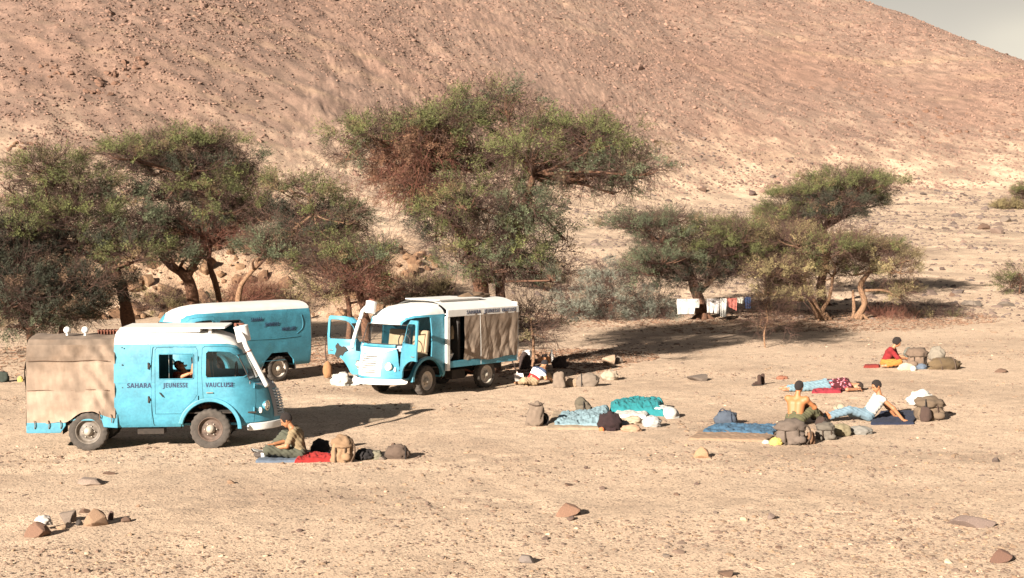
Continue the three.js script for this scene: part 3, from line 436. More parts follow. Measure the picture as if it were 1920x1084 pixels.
function makeWheel(parent, x, y, z, side, r, rimM, steer = 0, hub = M_hub) {
  const w = new THREE.Group(); w.name = 'wheel'; w.position.set(x, y, z); w.rotation.y = steer; parent.add(w);
  const hw = .095, prof = [[.235, -hw * .75], [.25, -hw * .95], [r * .80, -hw], [r * .93, -hw * .93], [r * .985, -hw * .72], [r, -hw * .4], [r, hw * .4], [r * .985, hw * .72], [r * .93, hw * .93], [r * .80, hw], [.25, hw * .95], [.235, hw * .75]];
  const ty = new THREE.LatheGeometry(prof.map((p) => new THREE.Vector2(...p)), 88), tp = ty.attributes.position;
  for (let i = 0; i < tp.count; i++) { const rr = Math.hypot(tp.getX(i), tp.getZ(i)); if (rr > r * .92 && Math.abs(tp.getY(i)) > hw * .3) { const seg = Math.floor(i / prof.length), k = (seg & 3) < 2 ? 1 : .972; tp.setX(i, tp.getX(i) * k); tp.setZ(i, tp.getZ(i) * k); } }
  ty.computeVertexNormals(); ty.rotateX(Math.PI / 2); part('tyre', boxUV(ty), M_tyre, w);
  const s = side, rp = [[.238, -.07], [.245, .075], [.225, .082], [.205, .05], [.19, .02], [.16, .012], [.13, .03], [.085, .042], [.0, .042]].map((p) => new THREE.Vector2(p[0], p[1]));
  const rm = new THREE.LatheGeometry(rp, 40).rotateX(Math.PI / 2 * s); part('rim', boxUV(rm), rimM, w);
  const hb = new THREE.LatheGeometry([[.085, .04], [.082, .075], [.06, .092], [.045, .12], [.0, .128]].map((p) => new THREE.Vector2(...p)), 24).rotateX(Math.PI / 2 * s); const bolts = []; for (let i = 0; i < 6; i++) { const a = i / 6 * 6.283; bolts.push(at(new THREE.CylinderGeometry(.012, .012, .03, 6), Math.cos(a) * .112, Math.sin(a) * .112, .045 * s, Math.PI / 2)); }
  part('hub', [hb, ...bolts], hub, w); return w;
}
function letters(str, h, x, y, z, face, len, parent, m = M_ink) { // raised paint, 2 mm; face +1 right side, -1 left side
  const g = new TextGeometry(str, { font, size: h, depth: .003, curveSegments: 3, bevelEnabled: false }); g.computeBoundingBox(); const w = g.boundingBox.max.x; g.scale(len / w, 1, 1);
  if (face < 0) g.rotateY(Math.PI); g.translate(x, y, z); return part('lettering', g, m, parent);
}
function buildVan(o) {
  const t = thing(o.name, o.label, o.category, o.pos, o.turn, o.group), LS = o.visible; // LS: side towards the camp, +1 right, -1 left
  const xr = o.cabRear;
  let shell = cut(brush(bodyHull(xr, 0)), bodyHull(xr, .035));
  const prism = (pts, z0, z1) => at(extrude(pts, Math.abs(z1 - z0)), 0, 0, (z0 + z1) / 2);
  const openings = [];
  for (const s of [-1, 1]) {
    shell = cut(shell, at(new THREE.CylinderGeometry(.52, .52, .5, 28), 2.29, .40, s * .88, Math.PI / 2));
    if (o.rearArch) shell = cut(shell, prism(o.rearArch, s * .55, s * 1.2));
  }
  const scr = (o.split ? [[-.70, -.02], [.02, .70]] : [[-.70, .70]]); // windscreen
  for (const [a, b] of scr) shell = cut(shell, prism([[3.02, 1.33], [3.5, 1.33], [3.2, 1.79], [2.72, 1.79]], a, b));
  shell = cut(shell, prism(grow([[3.2, .62], [3.8, .62], [3.8, 1.08], [3.2, 1.08]], 0), -.25, .25));
  const doors = [];
  for (const s of [-1, 1]) for (const [key, D, Wn] of [['front', FRONT_DOOR, FRONT_WIN], ['rear', REAR_DOOR, REAR_WIN]]) {
    const st = o.doors[s > 0 ? 'right' : 'left']?.[key]; if (st === undefined) continue;
    if (st === 'window') { shell = cut(shell, prism(Wn, s * .6, s * 1.2)); doors.push({ s, key, win: Wn }); continue; }
    const dp = cut(meet(shell, prism(D, s * .55, s * 1.2)), prism(Wn, s * .6, s * 1.2));
    doors.push({ s, key, geo: dp, open: st, D, win: Wn }); shell = cut(shell, prism(grow(D, .007), s * .55, s * 1.2));
  }
  const roofP = prism(ROOF_LINE(o.roofY), -2, 2);
  part('roof', finish(meet(shell, roofP)), M_white, t);
  part('body', finish(cut(shell, roofP)), M_blue, t);
  // doors ------------------------------------------------------------
  const pane = (Wn, s) => { const g = new THREE.ShapeGeometry(new THREE.Shape(grow(Wn, .012).map((p) => new THREE.Vector2(...p)))); const p = g.attributes.position; for (let i = 0; i < p.count; i++) p.setZ(i, s * (sideW(p.getY(i), p.getX(i)) - .02)); g.computeVertexNormals(); return g; };
  for (const d of doors) {
    const s = d.s, holder = new THREE.Group(); holder.name = 'door'; t.add(holder);
    if (!d.geo) { holder.removeFromParent(); part('window', pane(d.win, s), M_glass, t); continue; }
    const hx = d.key === 'front' ? 3.10 : 2.05, hz = s * sideW(1.0, hx);
    const inner = new THREE.Group(); holder.position.set(hx, 0, hz); holder.rotation.y = s * (d.open || 0);
    const mv = (g) => g.translate(-hx, 0, -hz);
    part('door_panel', mv(finish(d.geo)), M_blue, holder);
    const rim = []; const pts = d.win; // rubber lip round the glass
    const c = pts.map(([x, y]) => V(x, y, s * (sideW(y, x) + .002))); for (let i = 0; i < c.length; i++) rim.push(tube([c[i], c[i].clone().lerp(c[(i + 1) % c.length], .5), c[(i + 1) % c.length]], .011, .011, 2, 5));
    part('window_frame', mv(join(rim)), M_blue, holder);
    if (!(o.noGlass && o.noGlass.includes(d.key))) part('window', mv(pane(d.win, s)), M_glass, holder);
    const hz2 = s * (sideW(1.08, 2.3) + .025);
    const hd = d.key === 'front' ? [box(.13, .022, .02, 2.29, 1.10, hz2, .008), box(.02, .02, .03, 2.24, 1.10, s * (sideW(1.08, 2.3) + .008), .004)] : [at(box(.11, .022, .02, 0, 0, 0, .008), 1.385, 1.07, hz2, 0, 0, -.9)];
    part('handle', mv(join(hd)), d.key === 'front' ? M_chrome : M_dark, holder);
    const hy = d.key === 'front' ? [.75, 1.2] : [1.0, 1.75]; part('hinge', mv(join(hy.map((y) => at(new THREE.CylinderGeometry(.014, .014, .09, 8), hx + .012, y, s * (sideW(y, hx) + .012))))), M_blue, holder);
    if (d.key === 'front' && d.open && s > 0 && o.emblem) { // dark painted silhouette on the door
      const e = [[0, .02], [.06, .09], [.1, .1], [.14, .085], [.2, .11], [.235, .15], [.26, .16], [.27, .13], [.3, .12], [.31, .07], [.285, .03], [.30, -.03], [.325, -.07], [.31, -.12], [.27, -.135], [.25, -.17], [.22, -.16], [.2, -.1], [.165, -.085], [.13, -.1], [.1, -.06], [.07, -.02]];
      const g = new THREE.ExtrudeGeometry(new THREE.Shape(e.map(([x, y]) => new THREE.Vector2(-x * 1.35, y * 1.25))), { depth: .004, bevelEnabled: false }); g.translate(2.85, 1.09, sideW(1.1, 2.5) + .003); part('emblem', mv(boxUV(g)), mat([.018, .016, .012], .9), holder);
    }
  }
  // windscreen, grille, lamps, bumper ------------------------------------------------------------
  for (const [a, b] of scr) part('windscreen', grid(10, 4, (u, v) => { const y = mix(1.305, 1.80, v), z = mix(a - .015, b + .015, u); return [noseX(y, z, -.02), y, z]; }), M_glass, t);
  part('windscreen_seal', [[1.325, 0], [1.795, 0]].flatMap(([y]) => [tube([-.71, -.4, 0, .4, .71].map((z) => V(noseX(y, z, .004), y, z)), .013, .013, 14, 5)]).concat([-1, 1].map((s) => tube([1.325, 1.56, 1.795].map((y) => V(noseX(y, .705, .004), y, s * .705)), .013, .013, 4, 5))), M_dark, t);
  if (o.wipers) part('wiper', [tube([V(noseX(1.31, .35, .03), 1.31, .35), V(noseX(1.5, .2, .03), 1.5, .16), V(noseX(1.62, .02, .03), 1.62, .05)], .008, .006, 5, 5)], M_dark, t);
  const gM = o.grilleM;
  part('grille_surround', [grid(28, 20, (u, v) => { const y = mix(.56, 1.24, v), z = (u - .5) * 2 * mix(.38, .40, v) * (v > .85 ? 1 + (v - .85) * 4.2 : 1); return [noseX(y, z, .012), y, z]; })].map((g) => { // cut the opening out
    const ix = g.index.array, p = g.attributes.position, keep = []; for (let i = 0; i < ix.length; i += 3) { const cy = (p.getY(ix[i]) + p.getY(ix[i + 1]) + p.getY(ix[i + 2])) / 3, cz = (p.getZ(ix[i]) + p.getZ(ix[i + 1]) + p.getZ(ix[i + 2])) / 3; if (!(cy > .6 && cy < 1.1 && Math.abs(cz) < .28)) keep.push(ix[i], ix[i + 1], ix[i + 2]); } g.setIndex(keep); return g; }), o.surroundM ?? M_white, t);
  for (let i = 0; i < 9; i++) { const y = .605 + i * .0555, hw = mix(.29, .30, i / 8); part('slat', boxUV(grid(8, 3, (u, v) => { const z = (u - .5) * 2 * hw; return [noseX(y, z, .035 - v * .035), y + v * .031, z]; })), gM, t); }
  part('radiator', box(.06, .52, .48, 3.26, .86, 0), M_dark, t);
  part('badge', at(new THREE.CylinderGeometry(.035, .035, .012, 4), noseX(1.19, 0, .02), 1.19, 0, 0, 0, -Math.PI / 2 + .5), M_grey, t);
  for (const s of [-1, 1]) {
    const z = s * .52, y = .80, x = noseX(y, z, -.02), hl = new THREE.Group(); hl.name = 'headlight'; hl.position.set(x, y, z); hl.rotation.y = -s * .35; t.add(hl);
    part('lamp_rim', new THREE.TorusGeometry(.088, .016, 8, 28).rotateY(Math.PI / 2).translate(.04, 0, 0), M_chrome, hl); part('lamp_lens', at(new THREE.SphereGeometry(.088, 20, 10, 0, Math.PI * 2, 0, .95), -.025, 0, 0, 0, 0, -Math.PI / 2), M_lens, hl);
    part('lamp_shell', at(new THREE.CylinderGeometry(.095, .085, .12, 24, 1, true), -.02, 0, 0, 0, 0, Math.PI / 2), M_blue, hl);
    const xi = 3.22, w = sideW(.72, xi); part('side_light', at(new THREE.SphereGeometry(.06, 14, 10).scale(.7, 1, .5), xi, .72, s * w, 0, -s * .5), M_amber, t);
    // wing lip round the front wheel
    const lip = extrude([...arc(2.29, .40, .60, 2.95, .0, 22), ...arc(2.29, .40, .525, .0, 2.95, 22)], .1, .012); part('wheel_arch', boxUV(at(lip, 0, 0, s * .87)), M_blue, t);
    part('wheel_well', grid(16, 1, (u, v) => { const a = mix(0, Math.PI, u); return [2.29 + Math.cos(a) * .56, .40 + Math.sin(a) * .56, s * mix(.45, .84, v)]; }), M_dark, t);
  }
  const bp = []; for (let i = 0; i <= 24; i++) { const z = mix(-.86, .86, i / 24), e = Math.max(0, Math.abs(z) - .62) / .24; bp.push(V(Math.max(3.0, noseX(.62, Math.min(.8, Math.abs(z)), .07) - e * e * .12), .43 - .02 * (z / .86) ** 2, z)); }
  const bc = new THREE.CatmullRomCurve3(bp); part('bumper', [grid(40, 16, (u, v) => { const p = bc.getPoint(u), tg = bc.getTangent(u), n = V(-tg.z, 0, tg.x), a = v * Math.PI * 2; const k = Math.min(1, Math.min(u, 1 - u) * 22 + .25); const c = Math.cos(a), s2 = Math.sin(a); return [p.x - n.x * -.02 * Math.sign(c) * Math.abs(c) ** .5, p.y + .072 * k * Math.sign(s2) * Math.abs(s2) ** .55, p.z + n.z * .02 * Math.sign(c) * Math.abs(c) ** .5]; })], M_white, t);
  // breather pipe with filter drum on the right-hand screen pillar
  if (o.snorkel) {
    const z = .76; part('intake_pipe', [tube([V(3.36, 1.19, z - .03), V(3.28, 1.36, z), V(3.1, 1.72, z + .03), V(2.97, 1.98, z + .03), V(2.93, 2.10, z + .02), V(2.86, 2.2, z - .04), V(2.80, 2.24, z - .14)], .048, .048, 22, 12)], M_white, t);
    part('air_filter', [new THREE.LatheGeometry([[0, -.16], [.12, -.155], [.135, -.14], [.135, .12], [.14, .125], [.14, .15], [.08, .165], [.0, .17]].map((p) => new THREE.Vector2(...p)), 28).rotateZ(.22).translate(2.88, 2.2, z - .22)], M_white, t);
    part('filter_cap', [new THREE.CylinderGeometry(.075, .1, .03, 20).translate(2.84, 2.385, z - .22), box(.05, .06, .05, 2.76, 2.38, z - .1)], M_rust, t); part('pipe_clamp', [at(new THREE.TorusGeometry(.054, .012, 6, 16), 3.02, 1.88, z + .03, Math.PI / 2, 0, .4)], M_rust, t);
  }
  // cabin inside ------------------------------------------------------------
  part('floor', [box(3.25 - Math.max(xr, -1), .03, 1.6, (3.25 + Math.max(xr, -1)) / 2 - .1, .70, 0, .004)], M_under, t);
  part('dashboard', [box(.26, .16, 1.45, 2.92, 1.22, 0, .04)], M_grey, t);
  for (const s of [-1, 1]) part('seat', [box(.46, .16, .52, 2.28, 1.0, s * .42, .05), at(box(.14, .58, .5, 0, 0, 0, .05), 2.06, 1.33, s * .42, 0, 0, .14)], M_seat, t);
  part('bulkhead', [box(.03, .5, 1.6, xr < 1 ? 1.2 : xr + .03, .95, 0, .004)], M_dark, t);
  part('steering_wheel', [at(new THREE.TorusGeometry(.2, .014, 8, 28), 2.66, 1.36, -.42, 0, Math.PI / 2, .9), tube([V(2.66, 1.36, -.42), V(2.8, 1.2, -.42), V(2.95, .9, -.42)], .015, .015, 4, 6)], M_dark, t);
  if (o.hatch) { part('roof_board', [box(o.hatch[1] - o.hatch[0], .03, 1.34, (o.hatch[0] + o.hatch[1]) / 2, 2.318, 0, .012), box(1.5, .07, 1.3, o.hatch[0] + .76, 2.27, 0, .02)], M_white, t); const f = []; for (const x of [o.hatch[0] + .2, (o.hatch[0] + o.hatch[1]) / 2, o.hatch[1] - .3]) for (const z of [-.5, .5]) f.push(box(.06, .09, .05, x, 2.26, z)); part('board_support', f, M_white, t); }
  // chassis and wheels ------------------------------------------------------------
  part('chassis', [box(4.3, .12, .09, 1.05, .50, .38), box(4.3, .12, .09, 1.05, .50, -.38), box(.09, .1, .8, -.9, .5, 0), box(.09, .1, .8, 1.2, .5, 0), box(.5, .26, .32, 1.15, .42, .55), box(.5, .24, .3, .95, .44, -.55), box(.7, .35, .45, 2.35, .5, 0)], M_under, t);
  part('axle', [at(new THREE.CylinderGeometry(.045, .045, 1.5, 10), 0, .37, 0, Math.PI / 2), at(new THREE.SphereGeometry(.14, 14, 10), 0, .37, 0), at(new THREE.CylinderGeometry(.045, .045, 1.45, 10), 2.29, .38, 0, Math.PI / 2), at(new THREE.SphereGeometry(.12, 14, 10), 2.29, .38, .1), at(new THREE.CylinderGeometry(.03, .03, 2.2, 8), 1.15, .42, 0, 0, 0, Math.PI / 2)], M_under, t);
  part('leaf_spring', [-1, 1].flatMap((s) => [0, 2.29].map((x) => tube([V(x - .5, .52, s * .5), V(x, .40, s * .5), V(x + .5, .52, s * .5)], .03, .03, 8, 4))), M_rust, t);
  for (const s of [-1, 1]) { makeWheel(t, 0, .37, s * .76, s, .375, o.rearRim ?? M_rim, 0); makeWheel(t, 2.29, .385, s * .76, s, .39, o.frontRim ?? M_rim, o.steer ?? 0); }
  return t;
}
function cloth(pts, { nx = 60, ny = 30, f }) { return grid(nx, ny, f); }
const yaw = (hx, hz) => Math.atan2(-hz, hx);
const onGround = (px, py) => { const p = P(px, py); return [p.x, p.y, p.z]; };

// van with canvas back, nearest -------------------------------------------------
{
  const a = P(165, 845), b = P(391, 841), h = b.clone().sub(a).normalize(), turn = yaw(h.x, h.z), s = V(Math.sin(turn), 0, Math.cos(turn));
  const pos = a.clone().addScaledVector(s, -.86), t = buildVan({ name: 'expedition_van', category: 'van', label: 'nearest blue van with white cab roof and tan canvas over its rear bed', group: null, pos: [pos.x, landY(pos.x, pos.z), pos.z], turn, cabRear: .5, roofY: 2.03, visible: 1, doors: { right: { front: 0, rear: 0 }, left: { front: 0, rear: 0 } }, noGlass: ['rear'], grilleM: M_slatGrey, surroundM: M_grey, snorkel: true, hatch: [.58, 2.56], rearRim: M_rim, frontRim: mat([.12, .085, .07], .8, { map: rubberTex }) });
  // canvas tilt: hoops under slack cloth
  const bottom = (x) => x < -.45 ? .545 : x < .0 ? mix(.545, .76, sst(-.45, -.1, x)) : mix(.76, .65, sst(.0, .45, x));
  const prof = (x, v) => { // v 0 right hem .. 1 left hem
    const yb = bottom(x), L = [[yb, .90], [1.2, .905], [1.80, .88], [2.02, .82], [2.12, .66], [2.17, .35], [2.185, 0]], k = v < .5 ? v * 2 : (1 - v) * 2, sgn = v < .5 ? 1 : -1, q = k * (L.length - 1), i = Math.min(L.length - 2, q | 0), f = q - i; return [mix(L[i][0], L[i + 1][0], f), mix(L[i][1], L[i + 1][1], f) * sgn, k]; };
  const cv = grid(110, 120, (u, v) => {
    const x = mix(-1.12, .52, u); let [y, z, k] = prof(x, v); const sg = Math.sign(z) || 1;
    const hoop = .022 * Math.sin(u * Math.PI * 3) ** 2; const side = 1 - sst(.62, .95, k);
    const dg = (x - .5) * .8 + (y - .65) * .55; // folds sweeping from the upper front corner to the wheel
    let w = .026 * Math.sin(dg * 22 + 3 * fbm(x * 2, y * 2, 2)) * sst(-.5, .35, x) * sst(.5, .9, y) * side + .06 * fbm(x * 1.5, y * 1.7, 3, sg) + .016 * fbm(x * 8, y * 6, 3, sg + 4);
    w -= .028 * Math.exp(-(((y - 1.73) / .02) ** 2)) * side * .5 + .02 * Math.exp(-(((y - 1.16) / .016) ** 2)) * sst(-.3, -.6, x) * side;
    if (k > .7) y -= hoop + .012 * fbm(x * 3, z * 3, 3); if (k < .06) y += .02 * Math.sin(x * 9) + .015 * fbm(x * 6, 1, 2);
    return [x, y, z + sg * w * side];
  });
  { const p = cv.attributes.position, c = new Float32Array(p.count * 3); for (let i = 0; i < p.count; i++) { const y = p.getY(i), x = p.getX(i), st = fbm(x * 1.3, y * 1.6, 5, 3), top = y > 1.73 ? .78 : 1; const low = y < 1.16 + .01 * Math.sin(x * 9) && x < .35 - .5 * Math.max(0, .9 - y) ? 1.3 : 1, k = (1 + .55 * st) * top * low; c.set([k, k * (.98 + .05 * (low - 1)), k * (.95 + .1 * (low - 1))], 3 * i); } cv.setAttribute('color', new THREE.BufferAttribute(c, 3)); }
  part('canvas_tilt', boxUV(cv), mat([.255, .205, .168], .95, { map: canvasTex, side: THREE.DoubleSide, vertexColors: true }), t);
  part('canvas_back', boxUV(grid(30, 40, (u, v) => { const k = (u - .5) * 2, p = prof(-1.12, .5 - .5 * (1 - v) + 0), top = mix(.5, 2.17 - .12 * Math.abs(k) ** 4, v); return [-1.125 - .035 * fbm(k * 2, v * 3, 3) - (v < .72 && v > .35 ? .04 * (1 - Math.abs(k)) : 0), top, k * mix(.9, .84 - .1 * Math.abs(k) ** 6, sst(.7, 1, v))]; })), M_canvas, t);
  const sm = []; for (const y of [1.73, 1.17]) sm.push(tube([-1.1, -.8, -.5, -.2, .1, .4].map((x, i) => V(x, y + .01 * Math.sin(i * 2), .905 + .01 * Math.cos(i))), .007, .007, 16, 4)); part('seam', sm, clothBrown, t);
  part('canvas_flap', boxUV(grid(8, 20, (u, v) => { const y = mix(1.2, 1.72, v), w = .075 * Math.sin(v * Math.PI); return [-1.13 - w * (.4 + u), y, mix(.88, .5, u)]; })), M_dark, t);
  for (const x of [-.98, -.72, -.5, .22, .44]) part('rope', [tube([V(x, bottom(x) + .06, .925), V(x + .02, bottom(x) - .02, .93), V(x + .01, bottom(x) - .1, .915)], .009, .009, 6, 5)], clothBrown, t);
  part('bed_side', [1, -1].map((s) => at(extrude([[-1.12, .40], [-1.1, .36], [-.50, .36], [-.47, .40], [-.40, .50], [-.40, .56], [-1.12, .56]], .05, .008), 0, 0, s * .875)).concat([box(.05, .2, 1.7, -1.115, .46, 0), box(1.6, .04, 1.7, -.3, .6, 0)]), M_blue, t);
  part('bed_sill', [1, -1].map((s) => at(extrude([[.36, .46], [.62, .44], [.62, .70], [.30, .70]], .05, .006), -.06, 0, s * .86)), M_blue, t);
  for (const s of [-1, 1]) part('rear_wheel_well', grid(16, 1, (u, v) => { const a = mix(-.1, Math.PI + .1, u); return [Math.cos(a) * .47, .37 + Math.sin(a) * .45, s * mix(.4, .86, v)]; }), M_dark, t);
  letters('SAHARA', .088, .74, 1.205, .895 + .004, 1, .46, t); letters('JEUNESSE', .088, 1.42, 1.205, .895 + .004, 1, .46, t); letters('VAUCLUSE', .088, 2.21, 1.205, .895 + .004, 1, .52, t);
  part('hinge', [1.62, .98].flatMap((y) => [box(.03, .13, .03, 1.145, y, .90, .01), box(.02, .05, .04, 1.17, y, .90, .005)]), M_dark, t); part('rivet', [[.66, 1.21], [.66, 1.64], [.66, 1.97]].map(([x, y]) => at(new THREE.SphereGeometry(.014, 8, 6), x, y, .888)), M_dark, t);
  part('swage_line', [box(.76, .012, .012, .88, 1.30, .892, .004), box(.012, 1.5, .012, 1.19, 1.25, .892, .004), box(.8, .012, .012, 1.63, 1.98, .848, .004)], M_blue, t);
  for (const x of [-.48, -.14]) part('roof_globe', [at(new THREE.SphereGeometry(.068, 18, 12), x, 2.27, .3), at(new THREE.CylinderGeometry(.02, .03, .12, 8), x, 2.19, .3)], M_white, t);
  part('roof_rail', [-.1, .1].map((z) => tube([V(.05, 2.24, z), V(.3, 2.235, z), V(.56, 2.26, z)], .012, .012, 6, 5)).concat(Array.from({ length: 9 }, (_, i) => box(.02, .09, .26, .07 + i * .058, 2.215, 0, .004))), M_rust, t);
  part('tow_ring', at(new THREE.TorusGeometry(.05, .014, 6, 16), 3.5, .62, -.2, 0, Math.PI / 2), M_chrome, t);
  globalThis.vanNear = t;
}
// middle truck with open doors ----------------------------------------------------
{
  const fr = P(803, 741), re = P(912, 727), h = fr.clone().sub(re).normalize(), turn = yaw(h.x, h.z), s = V(Math.sin(turn), 0, Math.cos(turn));
  const c = fr.clone().add(re).multiplyScalar(.5).addScaledVector(h, -1.145), pos = c.addScaledVector(s, .86);
  const t = buildVan({ name: 'expedition_truck', category: 'truck', label: 'blue and white truck with both cab doors open and brown curtain along its side', pos: [pos.x, landY(pos.x, pos.z), pos.z], turn, cabRear: 1.62, roofY: 2.03, visible: -1, doors: { right: { front: 1.62 }, left: { front: 1.78 } }, grilleM: M_white, surroundM: M_white, snorkel: true, emblem: true, rearRim: M_rimPale, frontRim: M_rimPale, steer: .12, wipers: 1 });
  const z = -.93;
  // box: white frame, cornice and domed roof over an open interior
  part('box_roof', [boxUV(grid(20, 30, (u, v) => { const x = mix(-1.16, 1.66, u), a = (v - .5) * 2; return [x, 2.10 + .25 * (1 - Math.abs(a) ** 3.2), a * .965]; })), box(2.82, .18, .05, .25, 2.04, -.955, .012), box(2.82, .18, .05, .25, 2.04, .955, .012), box(.05, .3, 1.88, -1.15, 2.08, 0, .012), box(2.7, .02, 1.8, .25, 2.02, 0, .004)], M_white, t);
  part('post', [box(.12, 1.38, .08, 1.62, 1.28, z, .012)], M_white, t); part('post', [box(.12, 1.38, .08, 1.62, 1.28, -z, .012)], M_white, t); part('post', [box(.06, 1.30, .06, -1.14, 1.32, z, .01)], M_white, t); part('post', [box(.06, 1.30, .06, -1.14, 1.32, -z, .01)], M_white, t);
  part('bed', [box(2.8, .06, 1.84, .25, .72, 0, .01)], M_under, t); part('bed_side', [box(2.78, .17, .05, .24, .74, z, .01), box(2.78, .17, .05, .24, .74, -z, .01), box(.05, .17, 1.8, -1.16, .74, 0, .01)], M_blue, t);
  part('box_wall', [box(2.75, 1.2, .04, .25, 1.42, .92, .006), box(.04, 1.2, 1.78, -1.12, 1.42, 0, .006)], M_blue, t);
  part('roof_board', [at(box(1.7, .03, 1.2, 0, 0, 0, .012), .72, 2.368, 0), box(1.5, .05, 1.1, .7, 2.335, 0, .015)], M_white, t);
  const cur = grid(120, 34, (u, v) => { const x = mix(-1.13, 1.02, u), amp = mix(.034, .008, v); const w = amp * (Math.sin(u * 34 + 5 * fbm(u * 4, v * 1.5, 3)) * .3 + 1.9 * fbm(u * 6 + v * 1.6, v * 1.6, 4, 3)) + .05 * (1 - v) * fbm(u * 3, v * 2, 2, 8); return [x, mix(.80 + .035 * fbm(u * 5, 0, 2, 3) + .03 * Math.sin(u * 9), 2.0 - .012 * Math.sin(u * Math.PI * 9) ** 2, v), z - .045 - w]; });
  part('curtain', boxUV(cur), M_canvas2, t);
  part('curtain_rope', [tube([V(.43, .68, z - .09), V(.44, 1.2, z - .1), V(.45, 2.0, z - .08)], .004, .004, 8, 4)], M_white, t);
  { const len = [[.95, 'SAHARA', .56], [.25, 'JEUNESSE', .62], [-.45, 'VAUCLUSE', .6]]; for (const [x, s2, l] of len) letters(s2, .095, x, 1.995, -.955 - .028, -1, l, t); }
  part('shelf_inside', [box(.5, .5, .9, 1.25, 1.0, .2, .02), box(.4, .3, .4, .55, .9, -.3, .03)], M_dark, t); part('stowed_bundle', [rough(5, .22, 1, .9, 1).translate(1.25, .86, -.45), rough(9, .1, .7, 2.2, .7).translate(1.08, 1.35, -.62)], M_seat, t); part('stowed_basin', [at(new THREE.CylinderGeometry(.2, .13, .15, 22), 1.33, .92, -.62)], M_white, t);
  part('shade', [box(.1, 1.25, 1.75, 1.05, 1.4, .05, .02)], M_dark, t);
  globalThis.truckMid = t; globalThis.truckPos = pos; globalThis.truckTurn = turn;
}
// closed van at the back -----------------------------------------------------------
{
  const re = P(524, 716), turn = yaw(-.66, .75), h = V(-.66, 0, .75).normalize(), s = V(Math.sin(turn), 0, Math.cos(turn));
  const pos = re.clone().addScaledVector(s, .86);
  const t = buildVan({ name: 'expedition_van', category: 'van', label: 'closed blue van with white roof and rear lettering, half hidden behind the nearest van', pos: [pos.x, landY(pos.x, pos.z), pos.z], turn, cabRear: -1.12, roofY: 2.07, visible: -1, doors: { left: { front: 0, rear: 'window' }, right: { front: 0, rear: 'window' } }, rearArch: [[-.62, .2], [.62, .2], [.5, .62], [.28, .84], [-.28, .84], [-.5, .62]], grilleM: M_slatGrey, surroundM: M_white, rearRim: M_rimPale, frontRim: M_rimPale });
  for (const s2 of [-1, 1]) part('rear_wheel_well', grid(16, 1, (u, v) => { const a = mix(-.1, Math.PI + .1, u); return [Math.cos(a) * .6, .37 + Math.sin(a) * .5, s2 * mix(.4, .85, v)]; }), M_dark, t);
  letters('SAHARA', .105, .98, 1.78, -.874, -1, .40, t); letters('JEUNESSE', .105, .52, 1.62, -.884, -1, .5, t); letters('VAUCLUSE', .105, -.06, 1.46, -.892, -1, .5, t);
  part('swage_line', [tube([V(1.1, 1.27, -.898), V(.2, 1.25, -.9), V(-.7, 1.27, -.898)], .008, .008, 8, 4), tube([V(-.78, 1.9, -.862), V(-.83, 1.7, -.88), V(-.8, 1.5, -.888), V(-.6, 1.36, -.893)], .008, .008, 10, 4), box(.8, .012, .012, .2, .62, -.875, .004)], M_blue, t);
  part('corner_strip', [tube([V(-1.115, .5, -.84), V(-1.12, 1.2, -.895), V(-1.12, 1.9, -.855), V(-1.115, 2.1, -.79)], .013, .013, 10, 5)], M_dark, t);
  part('window_surround', [[...REAR_WIN]].map((w) => { const c = w.map(([x, y]) => V(x, y, -(sideW(y, x) + .003))); return join(c.map((p, i) => tube([p, p.clone().lerp(c[(i + 1) % c.length], .5), c[(i + 1) % c.length]], .018, .018, 2, 4))); }), M_dark, t);
  t.scale.y = .955;
  part('window_hood', [box(.62, .26, .03, 2.58, 1.70, -.93, .02)], M_seat, t);
}
